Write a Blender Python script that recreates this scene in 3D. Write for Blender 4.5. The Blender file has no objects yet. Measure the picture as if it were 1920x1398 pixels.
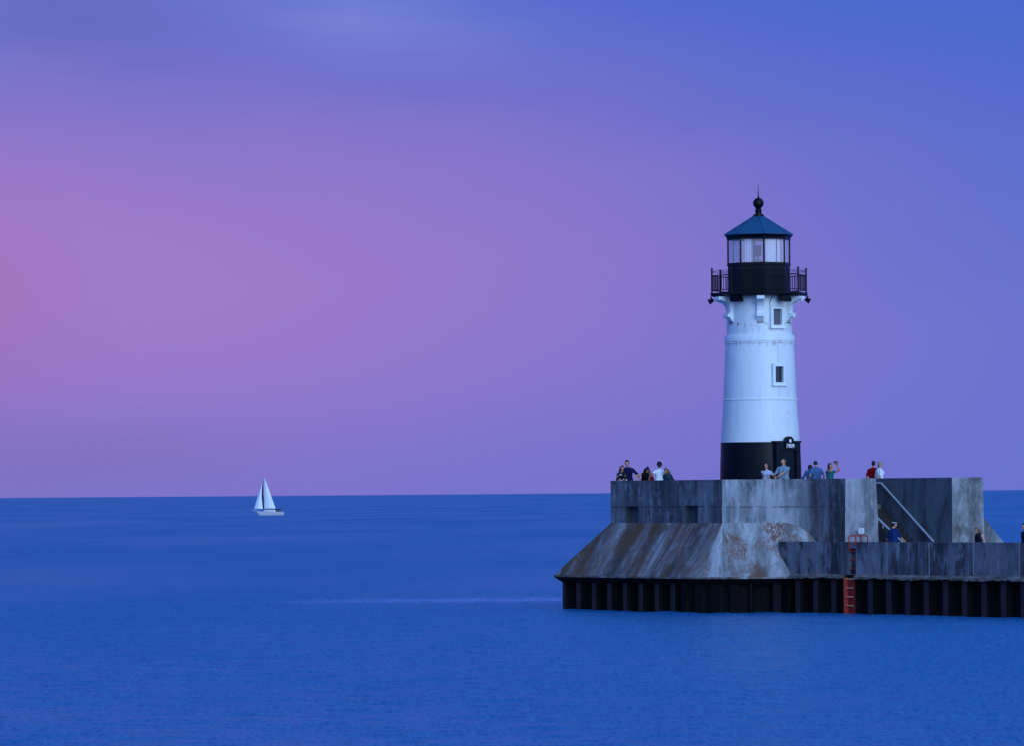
import bpy, bmesh, math, random
from mathutils import Vector, Matrix, Quaternion
random.seed(7)
S = bpy.context.scene
C = S.collection
# ------------------------------------------------------------------ camera
F = 9870.0                      # focal length in pixels of the 1920-wide frame
EYE = 4.72                      # metres above the lake
cam_d = bpy.data.cameras.new('camera')
cam_d.sensor_width = 36.0
cam_d.lens = F / 1920 * 36.0
cam_d.clip_start = 1.0
cam_d.clip_end = 150000.0
cam = bpy.data.objects.new('camera', cam_d)
C.objects.link(cam)
cam.rotation_mode = 'QUATERNION'
RM = (Matrix.Rotation(math.radians(90) + math.atan(225.5 / F), 3, 'X') @ Matrix.Rotation(math.radians(-0.445), 3, 'Z'))
cam.rotation_quaternion = RM.to_quaternion()
cam.location = (0, 0, EYE)
S.camera = cam
S.render.resolution_x, S.render.resolution_y = 1024, 745

def ray(px, py):
    return (RM @ Vector((px - 960, 699 - py, -F))).normalized()
def at_y(px, py, Y):            # world point seen at a pixel, at depth Y
    d = ray(px, py)
    return Vector((0, 0, EYE)) + d * (Y / d.y)

# ------------------------------------------------------------------ world: dusk sky
W = bpy.data.worlds.new('World'); S.world = W; W.use_nodes = True
S.view_settings.view_transform = 'Standard'; S.view_settings.look = 'None'
S.view_settings.exposure = 0; S.view_settings.gamma = 1
try: S.view_settings.use_curve_mapping = False
except Exception: pass
S.cycles.use_denoising = True
nt = W.node_tree; nt.nodes.clear()
class NG:
    def __init__(s, nt): s.nt = nt
    def n(s, typ, **kw):
        o = s.nt.nodes.new(typ)
        for k, v in kw.items():
            if k.startswith('i_'):
                o.inputs[k[2:].replace('_', ' ')].default_value = v
            else: setattr(o, k, v)
        return o
    def link(s, a, b): s.nt.links.new(a, b)
    def m(s, op, a, b=None, c=None, clamp=False):
        o = s.nt.nodes.new('ShaderNodeMath'); o.operation = op; o.use_clamp = clamp
        for i, x in enumerate((a, b, c)):
            if x is None: continue
            if isinstance(x, (int, float)): o.inputs[i].default_value = x
            else: s.link(x, o.inputs[i])
        return o.outputs[0]
    def mix(s, fac, a, b, blend='MIX'):
        o = s.nt.nodes.new('ShaderNodeMix'); o.data_type = 'RGBA'; o.blend_type = blend
        for sock, x in ((o.inputs[0], fac), (o.inputs[6], a), (o.inputs[7], b)):
            if isinstance(x, (int, float)): sock.default_value = x
            elif isinstance(x, (tuple, list)): sock.default_value = (*x[:3], 1)
            else: s.link(x, sock)
        return o.outputs[2]
    def rng(s, x, a, b, lo=0.0, hi=1.0, kind='SMOOTHSTEP'):
        o = s.nt.nodes.new('ShaderNodeMapRange'); o.interpolation_type = kind
        s.link(x, o.inputs[0])
        for i, v in enumerate((a, b, lo, hi)): o.inputs[i + 1].default_value = v
        return o.outputs[0]
    def noise(s, vec, scale, detail=4, rough=.55, dist=0.0):
        o = s.nt.nodes.new('ShaderNodeTexNoise')
        o.inputs['Scale'].default_value = scale; o.inputs['Detail'].default_value = detail
        o.inputs['Roughness'].default_value = rough; o.inputs['Distortion'].default_value = dist
        s.link(vec, o.inputs['Vector']); return o.outputs[0]
    def vmul(s, vec, sc, off=(0, 0, 0)):
        o = s.nt.nodes.new('ShaderNodeMapping'); o.inputs['Scale'].default_value = sc
        o.inputs['Location'].default_value = off
        s.link(vec, o.inputs['Vector']); return o.outputs[0]
def srgb(r, g, b):
    f = lambda c: (c / 255 / 12.92) if c / 255 <= .04045 else ((c / 255 + .055) / 1.055) ** 2.4
    return (f(r), f(g), f(b))

g = NG(nt)
tc = g.n('ShaderNodeTexCoord')
dirv = tc.outputs['Generated']
sep = g.n('ShaderNodeSeparateXYZ'); g.link(dirv, sep.inputs[0])
dx, dy, dz = sep.outputs
az = g.m('MULTIPLY', g.m('ARCTAN2', dx, dy), 57.2958)      # degrees, 0 = the way the lake is looked at
el = g.m('MULTIPLY', g.m('ARCSINE', dz), 57.2958)
cv = g.n('ShaderNodeCombineXYZ'); g.link(az, cv.inputs[0]); g.link(el, cv.inputs[1])
cl = g.noise(g.vmul(cv.outputs[0], (.10, .30, 1), (3.1, 1.7, 0)), 1.0, 4, .45, .3)
cl2 = g.noise(g.vmul(cv.outputs[0], (.16, .42, 1), (8.2, 4.4, 0)), 1.0, 3, .45, .5)
clc = g.m('SUBTRACT', cl, .5); clc2 = g.m('SUBTRACT', cl2, .5)
elw = g.m('ADD', el, g.m('MULTIPLY', clc, 2.2))
azw = g.m('ADD', az, g.m('MULTIPLY', clc2, 3.0))
# low band of blue lavender, deeper blue overhead
low = g.mix(g.rng(el, 1.2, 6.0), srgb(103, 114, 206), srgb(66, 102, 206))
low = g.mix(g.rng(elw, 6.0, 22.0), low, (.026, .165, .62))
low = g.mix(g.rng(el, 30.0, 80.0), low, (.035, .17, .52))
# rose afterglow on the left, strongest a few degrees up
def gauss(x, c, w): 
    t = g.m('DIVIDE', g.m('SUBTRACT', x, c), w)
    return g.m('EXPONENT', g.m('MULTIPLY', g.m('MULTIPLY', t, t), -1.0))
wide = g.rng(azw, -4.4, 7.2, 1.0, 0.0)
back = g.rng(az, -60, -14, 0.0, 1.0)
vert = g.mix(g.rng(el, -.3, 2.3, 0, 1), (.30,) * 3, (1,) * 3)
vtop = g.rng(elw, 2.5, 5.6, 1.0, 0.0)
vtop2 = g.m('ADD', g.m('MULTIPLY', vtop, .86), g.m('MULTIPLY', g.rng(elw, 4.5, 9, 1, 0), .14))
bw = g.n('ShaderNodeRGBToBW'); g.link(vert, bw.inputs[0])
pw = g.m('MULTIPLY', g.m('MULTIPLY', wide, back), g.m('MULTIPLY', vtop2, bw.outputs[0]), clamp=True)
blob = g.m('MULTIPLY', gauss(el, 1.7, 1.5), g.rng(az, -7.5, -3.8, 1, 0))
pinkc = g.mix(blob, srgb(159, 122, 201), srgb(161, 108, 178))
sky = g.mix(pw, low, pinkc)
# soft clouds high up: a pale lavender streak and a greyer bank to its left
def gpatch(ca, wa, ce, we, slope=0.0, tex=None, lo_=.35, hi_=.65):
    e2 = g.m('ADD', g.m('ADD', el, g.m('MULTIPLY', clc, 1.6)), g.m('MULTIPLY', az, slope))
    p_ = g.m('MULTIPLY', gauss(azw, ca, wa), gauss(e2, ce, we))
    return g.m('MULTIPLY', p_, g.rng(tex, lo_, hi_, .55, 1.0)) if tex is not None else p_
st_ = g.noise(g.vmul(cv.outputs[0], (.35, 1.5, 1), (2.2, 6.4, 0)), 1.0, 4, .5, .6)
cs = g.m('MULTIPLY', g.rng(cl2, .48, .75), g.rng(el, 3.4, 5.0))
sky = g.mix(g.m('MULTIPLY', cs, .35), sky, srgb(124, 134, 216))
sky = g.mix(g.m('MULTIPLY', gpatch(-2.0, 1.5, 4.85, .50, .13, st_), .85), sky, srgb(122, 134, 217))
sky = g.mix(g.m('MULTIPLY', gpatch(-4.9, 2.0, 5.2, .75, 0, st_), .85), sky, srgb(95, 100, 182))
sky = g.mix(g.m('MULTIPLY', gpatch(-2.6, 2.2, 4.1, .45, -.05, st_), .35), sky, srgb(120, 114, 196))
sky = g.mix(g.m('MULTIPLY', gpatch(2.5, 2.6, 4.6, .5, .06, st_), .30), sky, srgb(84, 106, 200))
sky = g.mix(g.m('MULTIPLY', gpatch(-.6, 2.0, 4.25, .22, .10, st_), .35), sky, srgb(92, 102, 198))
sky = g.mix(g.m('MULTIPLY', gpatch(-4.6, 1.9, .25, .5), .40), sky, srgb(124, 108, 176))
# western glow behind the viewer, to the right: this is what lights the white tower
gx, gy, gz = math.sin(math.radians(158)), math.cos(math.radians(158)), .26
dot = g.m('ADD', g.m('ADD', g.m('MULTIPLY', dx, gx), g.m('MULTIPLY', dy, gy)), g.m('MULTIPLY', dz, gz))
glow = g.m('POWER', g.rng(dot, .05, 1.0, 0, 1, 'LINEAR'), 1.6)
sky = g.mix(glow, sky, (.64, 1.04, 1.90))
nis = g.n('ShaderNodeTexSky'); nis.sky_type = 'NISHITA'; nis.sun_disc = False
nis.sun_elevation = math.radians(2.0); nis.sun_rotation = math.radians(158)
skyN = g.mix(.003, sky, nis.outputs[0], 'ADD')
bg = g.n('ShaderNodeBackground'); g.link(skyN, bg.inputs[0]); bg.inputs[1].default_value = 1.0
out = g.n('ShaderNodeOutputWorld'); g.link(bg.outputs[0], out.inputs[0])
# soft last light from the west
sl = bpy.data.lights.new('sun', 'SUN'); sl.energy = 1.2; sl.angle = math.radians(35); sl.color = (.48, .74, 1.0)
so = bpy.data.objects.new('sun', sl); C.objects.link(so)
sdir = Vector((math.sin(math.radians(152)), math.cos(math.radians(152)), .30)).normalized()
so.rotation_mode = 'QUATERNION'; so.rotation_quaternion = sdir.to_track_quat('Z', 'Y')

# ------------------------------------------------------------------ materials
MATS = {}
def newmat(name):
    m = bpy.data.materials.new(name); m.use_nodes = True
    m.node_tree.nodes.clear(); return m, NG(m.node_tree)
def finish(g, col, rough=.6, bump=None, bstr=.3, bdist=.02, spec=.3, metal=0.0, **kw):
    p = g.n('ShaderNodeBsdfPrincipled')
    if isinstance(col, (tuple, list)): p.inputs['Base Color'].default_value = (*col[:3], 1)
    else: g.link(col, p.inputs['Base Color'])
    if isinstance(rough, (int, float)): p.inputs['Roughness'].default_value = rough
    else: g.link(rough, p.inputs['Roughness'])
    p.inputs['Specular IOR Level'].default_value = spec
    p.inputs['Metallic'].default_value = metal
    for k, v in kw.items(): p.inputs[k.replace('_', ' ')].default_value = v
    if bump is not None:
        b = g.n('ShaderNodeBump'); b.inputs['Strength'].default_value = bstr; b.inputs['Distance'].default_value = bdist
        g.link(bump, b.inputs['Height']); g.link(b.outputs[0], p.inputs['Normal'])
    o = g.n('ShaderNodeOutputMaterial'); g.link(p.outputs[0], o.inputs[0]); return p
def plain(name, col, rough=.6, var=.18, scale=6, spec=.3, metal=0.0):
    if name in MATS: return MATS[name]
    m, g = newmat(name)
    tc = g.n('ShaderNodeTexCoord')
    n = g.noise(tc.outputs['Object'], scale, 4)
    dark = tuple(c * (1 - var) for c in col); lite = tuple(min(1, c * (1 + var)) for c in col)
    finish(g, g.mix(n, dark, lite), rough, spec=spec, metal=metal)
    MATS[name] = m; return m
def conc(g, uv, base, dark, light, streak=.6, blotch=.5, rust=0.0, moss=0.0, seed=0.0, vlen=.10, lines=(), wl=0.0, drip=None):
    sp = g.n('ShaderNodeSeparateXYZ'); g.link(uv, sp.inputs[0]); U, V = sp.outputs[0], sp.outputs[1]
    fine = g.noise(g.vmul(uv, (4.6, 4.6 * vlen, 1), (seed, 0, 0)), 1.0, 5, .62, .25)
    wide = g.noise(g.vmul(uv, (1.0, 1.0 * vlen * 1.3, 1), (seed + 5, 3, 0)), 1.0, 4, .6, .35)
    blo = g.noise(g.vmul(uv, (1.3, .45, 1), (seed + 9, 7, 0)), 1.0, 6, .66, .5)
    clo = g.noise(g.vmul(uv, (2.6, 1.7, 1), (seed + 19, 7, 0)), 1.0, 5, .68, .5)
    grain = g.noise(g.vmul(uv, (14, 14, 1), (seed, 1, 0)), 1.0, 4, .7)
    col = g.mix(g.rng(wide, .36, .62), dark, base)
    if wl: col = g.mix(g.m('MULTIPLY', g.rng(wide, .56, .66), wl), col, light)
    col = g.mix(g.m('MULTIPLY', g.m('MULTIPLY', g.rng(fine, .52, .70), g.rng(clo, .35, .6)), streak), col, light)
    col = g.mix(g.m('MULTIPLY', g.m('MULTIPLY', g.rng(fine, .46, .32), g.rng(clo, .62, .4)), streak), col, dark)
    col = g.mix(g.m('MULTIPLY', g.rng(clo, .50, .72), .35), col, light)
    col = g.mix(g.m('MULTIPLY', g.rng(blo, .52, .64), blotch), col, tuple(c * .55 for c in dark))
    col = g.mix(g.m('MULTIPLY', g.rng(blo, .44, .34), blotch * .7), col, light)
    col = g.mix(g.m('MULTIPLY', g.rng(grain, .55, .72), .18), col, dark)
    if drip:                          # dark run-off starting at the top edge
        zt_, ln_, am_ = drip
        dr = g.noise(g.vmul(uv, (3.0, .16, 1), (seed + 41, 2, 0)), 1.0, 6, .7, .35)
        lv = g.rng(V, zt_ - ln_, zt_, 0, 1, 'SMOOTHSTEP')
        f = g.rng(g.m('ADD', dr, g.m('MULTIPLY', lv, .16)), .54, .74)
        f = g.m('MULTIPLY', f, g.rng(g.m('ADD', g.m('MULTIPLY', wide, .5), g.m('MULTIPLY', clo, .5)), .58, .42))
        col = g.mix(g.m('MULTIPLY', f, am_), col, tuple(c * .6 for c in dark))
    if moss:
        mo = g.noise(g.vmul(uv, (.55, .28, 1), (seed + 21, 2, 0)), 1.0, 5, .6, .6)
        col = g.mix(g.m('MULTIPLY', g.rng(mo, .50, .62), moss), col, (.105, .068, .034))
    if rust:
        r = g.noise(g.vmul(uv, (.75, .6, 1), (seed + 31, 4, 0)), 1.0, 6, .62, .5)
        r2 = g.noise(g.vmul(uv, (11, 5, 1), (seed + 3, 4, 0)), 1.0, 4, .7, .6)
        f = g.m('MULTIPLY', g.rng(r, .45, .58), g.rng(r2, .36, .56))
        col = g.mix(g.m('MULTIPLY', f, rust), col, (.165, .080, .052))
        wsp = g.m('MULTIPLY', g.rng(r2, .60, .68), g.rng(r, .40, .5))
        col = g.mix(g.m('MULTIPLY', wsp, .6 * rust), col, (.36, .32, .32))
    for (zl, amt) in lines:          # horizontal pour joints
        wv = g.m('ADD', V, g.m('MULTIPLY', g.m('SUBTRACT', blo, .5), .05))
        d_ = g.m('ABSOLUTE', g.m('SUBTRACT', wv, zl))
        f = g.m('MULTIPLY', g.rng(d_, .05, .008), g.rng(clo, .62, .42))
        col = g.mix(g.m('MULTIPLY', f, amt), col, tuple(c * .5 for c in dark))
    return col, g.m('ADD', g.m('MULTIPLY', grain, .4), fine), U, V, blo
def concrete(name, base, dark, light, streak=.6, blotch=.5, **kw):
    """weathered poured concrete; uv in metres: u along the face, v up the face"""
    m, g = newmat(name)
    col, bm, *_ = conc(g, g.n('ShaderNodeTexCoord').outputs['UV'], base, dark, light, streak, blotch, **kw)
    finish(g, col, .88, bump=bm, bstr=.35, bdist=.02, spec=.15)
    MATS[name] = m; return m

M_side = concrete('dark_streaked_concrete', (.20, .205, .225), (.070, .070, .080), (.40, .41, .44), .65, .5, seed=2, lines=((4.15, .7),), drip=(5.2, 1.0, .6))  # side faces: stains, plus shade put into a darker tone
m, g_ = newmat('pale_streaked_concrete'); uv_ = g_.n('ShaderNodeTexCoord').outputs['UV']
c1_, b1_, U_, V_, bl_ = conc(g_, uv_, (.32, .335, .365), (.125, .13, .145), (.52, .54, .58), .95, .45, seed=14, lines=((4.12, .8), (3.08, .8)), drip=(5.2, .9, .95), wl=.1)
c2_, b2_, _, _, _ = conc(g_, uv_, (.17, .175, .195), (.055, .055, .065), (.34, .35, .38), .65, .5, seed=4, lines=((4.12, .6),), drip=(5.2, 1.0, .6))
fc_ = g_.rng(g_.m('ADD', U_, g_.m('MULTIPLY', g_.m('SUBTRACT', bl_, .5), 1.6)), 2.3, 4.0)
finish(g_, g_.mix(fc_, c1_, c2_), .88, bump=b1_, bstr=.35, bdist=.02, spec=.15); M_shoulder = m  # darker past the corner: shade of the side face put into the colour
M_pylon = concrete('lit_grey_concrete', (.35, .35, .385), (.22, .22, .24), (.45, .45, .49), .6, .6, seed=33, vlen=.14, drip=(5.2, .8, .7), wl=.4, lines=((4.0, .4),))  # pillar front, paler than its sides: the light is put into the colour
M_farend = concrete('grey_worn_concrete', (.36, .355, .37), (.17, .17, .175), (.47, .465, .48), .7, .75, seed=41, vlen=.14, drip=(5.2, 1.4, .9), moss=.35)
m, g_ = newmat('sloped_apron_concrete'); uv_ = g_.n('ShaderNodeTexCoord').outputs['UV']
c1_, b1_, U_, V_, bl_ = conc(g_, uv_, (.21, .195, .20), (.075, .060, .060), (.46, .455, .48), .6, .35, moss=.9, rust=.6, seed=57, vlen=.07, wl=.75)
c2_, b2_, _, _, _ = conc(g_, uv_, (.35, .355, .38), (.14, .135, .14), (.52, .53, .57), .55, .3, moss=.7, rust=1.0, seed=63, vlen=.14, wl=.4)
fc_ = g_.rng(g_.m('ADD', U_, g_.m('MULTIPLY', g_.m('SUBTRACT', bl_, .5), 3.0)), -.9, .7)
finish(g_, g_.mix(fc_, c1_, c2_), .88, bump=b1_, bstr=.35, bdist=.02, spec=.15); M_apron = m
M_low = concrete('low_wall_concrete', (.175, .172, .19), (.055, .052, .060), (.33, .325, .355), .5, .8, seed=76, vlen=.12, drip=(2.77, .8, .8))
M_stair = concrete('stairwell_concrete', (.095, .115, .14), (.045, .055, .068), (.15, .17, .20), .5, .5, seed=83)  # darker copy for the recessed stair wall and niches, shade in the colour
M_deck = concrete('deck_concrete', (.2, .2, .19), (.12, .12, .11), (.28, .28, .27), .3, .4, seed=91, vlen=1)
M_ledge = concrete('chipped_ledge_concrete', (.24, .23, .21), (.10, .09, .08), (.36, .35, .33), .3, .8, rust=.5, seed=99, vlen=1)
M_joint = plain('joint_mortar', (.30, .30, .30), .9)
M_step = plain('dark_step_concrete', (.028, .026, .027), .9)
# sheet piling
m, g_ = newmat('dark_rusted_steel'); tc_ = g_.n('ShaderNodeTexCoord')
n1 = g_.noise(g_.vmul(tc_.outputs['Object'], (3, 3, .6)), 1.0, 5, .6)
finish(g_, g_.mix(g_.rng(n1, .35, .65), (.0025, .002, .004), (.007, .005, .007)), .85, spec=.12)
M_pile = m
M_flange = plain('rust_brown_flange', (.040, .027, .034), .85, .4, 2.5, .1)  # paler brown than the webs, on the outer flanges of the side runs
# white tower paint
def paint(name, col, grime, rust=.6, bands=(), spec=.35, rough=.42):
    m, g = newmat(name); tc = g.n('ShaderNodeTexCoord'); ob = tc.outputs['Object']
    sp = g.n('ShaderNodeSeparateXYZ'); g.link(ob, sp.inputs[0]); z = sp.outputs[2]
    st = g.noise(g.vmul(ob, (5, 5, .35)), 1.0, 5, .6, .1)
    bl = g.noise(g.vmul(ob, (1.1, 1.1, .7)), 1.0, 4, .6, .3)
    c = g.mix(g.m('MULTIPLY', g.rng(st, .52, .72), .35), col, grime)
    c = g.mix(g.m('MULTIPLY', g.rng(bl, .50, .66), .22), c, grime)
    sm = g.noise(g.vmul(ob, (9, 9, 3)), 1.0, 4, .7, .3)
    for (zt, dz_, amt) in bands:            # rust bleeding down below a flange
        f = g.m('MULTIPLY', g.rng(z, zt - dz_, zt, 0, 1), g.m('LESS_THAN', z, zt + .01))
        f = g.m('MULTIPLY', f, g.rng(sm, .50, .62))
        c = g.mix(g.m('MULTIPLY', f, amt), c, (.20, .085, .045))
    finish(g, c, rough, bump=bl, bstr=.08, bdist=.03, spec=spec)
    MATS[name] = m; return m
M_white = paint('weathered_white_paint', (.80, .80, .79), (.50, .50, .50), bands=((6.50, .30, .75), (7.24, .55, .7), (4.20, .10, .3)))
M_whtrim = paint('white_trim_paint', (.82, .82, .81), (.55, .53, .5))
M_black = paint('black_gloss_paint', (.003, .0035, .007), (.010, .009, .012), rough=.38, spec=.16)
M_blackpanel = paint('worn_black_paint', (.004, .004, .007), (.018, .014, .015), rough=.4, spec=.2)
M_door = plain('dark_door_paint', (.005, .007, .014), .45, .2, 4, .2)
M_roof = paint('dark_roof_metal', (.011, .074, .165), (.010, .045, .09), rough=.5, spec=.4)
M_rust = plain('rusted_iron', (.16, .07, .04), .8)
M_pane = plain('dark_window_pane', (.02, .025, .035), .12, .2, 3, .6)
M_panehi = plain('dusty_window_pane', (.12, .115, .125), .35, .3, 3, .4)
M_signw = plain('sign_white_enamel', (.85, .85, .85), .4, .03)
M_red = plain('faded_red_paint', (.36, .035, .025), .6, .25, 5)
M_redd = plain('dark_shaded_red_paint', (.22, .018, .014), .6, .25, 5)
M_yell = plain('worn_yellow_paint', (.62, .42, .20), .6, .25, 9)
M_galv = plain('galvanised_steel', (.50, .52, .54), .38, .12, 9, .5, .35)
M_paper = plain('notice_paper', (.75, .76, .78), .6, .08, 30)
M_sail = plain('white_sailcloth', (.86, .86, .86), .75, .05, 1)
M_saildark = plain('navy_sail_strip', (.008, .008, .02), .8, .1, 1)
M_hull = plain('cream_hull_gelcoat', (.74, .68, .64), .3, .05, 1, .5)
M_canvas = plain('navy_canvas', (.012, .016, .045), .8, .2, 3)
M_alloy = plain('spar_alloy', (.55, .56, .6), .35, .1, 3, .5, .4)
# lantern glass: partly see-through, with a pinkish reflection tinted into the panes
m, g_ = newmat('reflection_tinted_glass'); tc_ = g_.n('ShaderNodeTexCoord')
tr = g_.n('ShaderNodeBsdfTransparent'); tr.inputs[0].default_value = (.92, .93, .97, 1)
df = g_.n('ShaderNodeBsdfPrincipled'); df.inputs['Base Color'].default_value = (.96, .78, .80, 1)
df.inputs['Roughness'].default_value = .25; df.inputs['Specular IOR Level'].default_value = .7
mx = g_.n('ShaderNodeMixShader'); mx.inputs[0].default_value = .30
g_.link(tr.outputs[0], mx.inputs[1]); g_.link(df.outputs[0], mx.inputs[2])
oo = g_.n('ShaderNodeOutputMaterial'); g_.link(mx.outputs[0], oo.inputs[0]); M_glass = m
# water
m, g_ = newmat('lake_water'); tc_ = g_.n('ShaderNodeTexCoord'); ob = tc_.outputs['Object']
w0 = g_.noise(g_.vmul(ob, (7.0, 2.2, 1)), 1.0, 3, .6, .3)
w1 = g_.noise(g_.vmul(ob, (1.6, .55, 1)), 1.0, 4, .6, .4)
w2 = g_.noise(g_.vmul(ob, (.16, .06, 1)), 1.0, 3, .55, .6)
w3 = g_.noise(g_.vmul(ob, (.030, .006, 1), (4, 2, 0)), 1.0, 5, .6, .4)
w4 = g_.noise(g_.vmul(ob, (9.0, 1.1, 1), (1, 9, 0)), 1.0, 4, .75, .2)
sw = g_.n('ShaderNodeSeparateXYZ'); g_.link(ob, sw.inputs[0])
sx_, sy_ = sw.outputs[0], sw.outputs[1]
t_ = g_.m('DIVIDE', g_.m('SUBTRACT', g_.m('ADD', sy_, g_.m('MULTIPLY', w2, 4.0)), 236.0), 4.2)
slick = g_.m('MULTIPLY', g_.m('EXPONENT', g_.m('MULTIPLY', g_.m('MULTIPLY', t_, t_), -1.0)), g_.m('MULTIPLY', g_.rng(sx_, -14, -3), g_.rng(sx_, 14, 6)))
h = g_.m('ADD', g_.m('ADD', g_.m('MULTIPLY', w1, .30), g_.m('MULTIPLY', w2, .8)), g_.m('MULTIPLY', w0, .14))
sheen_ = g_.m('MULTIPLY', slick, g_.rng(w4, .30, .60))
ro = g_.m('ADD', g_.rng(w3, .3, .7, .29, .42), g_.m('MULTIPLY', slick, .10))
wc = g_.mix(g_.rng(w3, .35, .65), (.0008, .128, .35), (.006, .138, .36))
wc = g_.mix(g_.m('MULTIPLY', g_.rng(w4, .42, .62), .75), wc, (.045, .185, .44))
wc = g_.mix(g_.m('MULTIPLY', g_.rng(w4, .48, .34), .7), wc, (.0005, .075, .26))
wc = g_.mix(g_.m('MULTIPLY', sheen_, .95), wc, (.30, .33, .72))  # low-sky sheen of the calm slick put into the water colour
p = finish(g_, wc, ro, bump=h, bstr=1.0, bdist=.5, spec=.3)
p.inputs['IOR'].default_value = 1.333
M_water = m

# ------------------------------------------------------------------ mesh helpers
class MB:
    def __init__(s): s.v = []; s.f = []; s.mi = []; s.uvo = {}
    def add(s, verts, faces, mi=0):
        o = len(s.v); s.v += [Vector(p) for p in verts]
        for f in faces: s.f.append([i + o for i in f]); s.mi.append(mi)
        return s
    def quad(s, a, b, c, d, mi=0): return s.add([a, b, c, d], [(0, 1, 2, 3)], mi)
    def box(s, c, d, rz=0.0, mi=0, q=None):
        hx, hy, hz = d[0] / 2, d[1] / 2, d[2] / 2
        R = q if q is not None else Matrix.Rotation(rz, 3, 'Z')
        vs = [Vector(c) + R @ Vector((x * hx, y * hy, z * hz)) for z in (-1, 1) for x, y in ((-1, -1), (1, -1), (1, 1), (-1, 1))]
        return s.add(vs, [(3, 2, 1, 0), (4, 5, 6, 7), (0, 1, 5, 4), (1, 2, 6, 5), (2, 3, 7, 6), (3, 0, 4, 7)], mi)
    def prism(s, lo, hi, z0, z1, mi=0, top=True, bottom=True, skip=()):
        n = len(lo)
        vs = [Vector((p[0], p[1], z0)) for p in lo] + [Vector((p[0], p[1], z1)) for p in hi]
        fs = [(i, (i + 1) % n, n + (i + 1) % n, n + i) for i in range(n) if i not in skip]
        if top: fs.append(tuple(range(n, 2 * n)))
        if bottom: fs.append(tuple(reversed(range(n))))
        return s.add(vs, fs, mi)
    def tube(s, pts, r, seg=8, r2=None, cap=True, mi=0):
        pts = [Vector(p) for p in pts]; n = len(pts); rings = []
        up = Vector((0, 0, 1)); prev = None
        for i, p in enumerate(pts):
            t = (pts[min(i + 1, n - 1)] - pts[max(i - 1, 0)]).normalized()
            a = prev if prev is not None else (Vector((1, 0, 0)) if abs(t.z) > .9 else up)
            x = (a - t * a.dot(t)).normalized(); y = t.cross(x); prev = x
            rr = r if r2 is None else r + (r2 - r) * i / (n - 1)
            rings.append([p + (x * math.cos(k * math.tau / seg) + y * math.sin(k * math.tau / seg)) * rr for k in range(seg)])
        vs = [q for R_ in rings for q in R_]
        fs = [(i * seg + k, i * seg + (k + 1) % seg, (i + 1) * seg + (k + 1) % seg, (i + 1) * seg + k) for i in range(n - 1) for k in range(seg)]
        if cap: fs += [tuple(reversed(range(seg))), tuple(range((n - 1) * seg, n * seg))]
        return s.add(vs, fs, mi)
    def lathe(s, prof, seg=64, c=(0, 0), phase=0.0, mi=0, cap=True):
        n = len(prof)
        vs = [Vector((c[0] + r * math.sin(phase + k * math.tau / seg), c[1] - r * math.cos(phase + k * math.tau / seg), z)) for (r, z) in prof for k in range(seg)]
        fs = [(i * seg + k, i * seg + (k + 1) % seg, (i + 1) * seg + (k + 1) % seg, (i + 1) * seg + k) for i in range(n - 1) for k in range(seg)]
        if cap: fs += [tuple(reversed(range(seg))), tuple(range((n - 1) * seg, n * seg))]
        return s.add(vs, fs, mi)
    def build(s, name, mat, parent=None, smooth=False, angle=35, recalc=False):
        base = Vector((0, 0, 0))
        if parent is not None:
            q = parent
            while q is not None: base += Vector(q.location); q = q.parent
        org = Vector((0, 0, 0))
        if parent is None and s.v:
            lo = Vector([min(p[i] for p in s.v) for i in range(3)]); hi = Vector([max(p[i] for p in s.v) for i in range(3)])
            org = Vector(((lo.x + hi.x) / 2, (lo.y + hi.y) / 2, lo.z)); base = org
        me = bpy.data.meshes.new(name)
        me.from_pydata([p - base for p in s.v], [], s.f)
        mats = mat if isinstance(mat, (list, tuple)) else [mat]
        for mm in mats: me.materials.append(mm)
        for pl, mi in zip(me.polygons, s.mi): pl.material_index = mi
        if recalc:
            bm = bmesh.new(); bm.from_mesh(me); bmesh.ops.recalc_face_normals(bm, faces=bm.faces); bm.to_mesh(me); bm.free()
        uvl = me.uv_layers.new(name='UVMap')
        for pl in me.polygons:
            if pl.index in s.uvo:
                for li, q_ in zip(pl.loop_indices, s.uvo[pl.index]): uvl.data[li].uv = q_
                continue
            nn = pl.normal
            if abs(nn.z) > .93: hx_, up_ = Vector((1, 0, 0)), Vector((0, 1, 0))
            else:
                hx_ = Vector((-nn.y, nn.x, 0)).normalized(); up_ = Vector(nn).cross(hx_)
            for li in pl.loop_indices:
                P = me.vertices[me.loops[li].vertex_index].co + base
                uvl.data[li].uv = (P.dot(hx_), P.dot(up_))
        if smooth:
            for pl in me.polygons: pl.use_smooth = True
            try: me.set_sharp_from_angle(angle=math.radians(angle))
            except Exception: pass
        o = bpy.data.objects.new(name, me); C.objects.link(o)
        if parent is not None: o.parent = parent
        else: o.location = org
        return o
def tag(o, label=None, cat=None, group=None, kind=None):
    if label: o['label'] = label
    if cat: o['category'] = cat
    if group: o['group'] = group
    if kind: o['kind'] = kind
    return o
def empty(name, loc, label, cat, group=None):
    e = bpy.data.objects.new(name, None); e.empty_display_size = .3; C.objects.link(e); e.location = loc
    return tag(e, label, cat, group)

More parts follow.
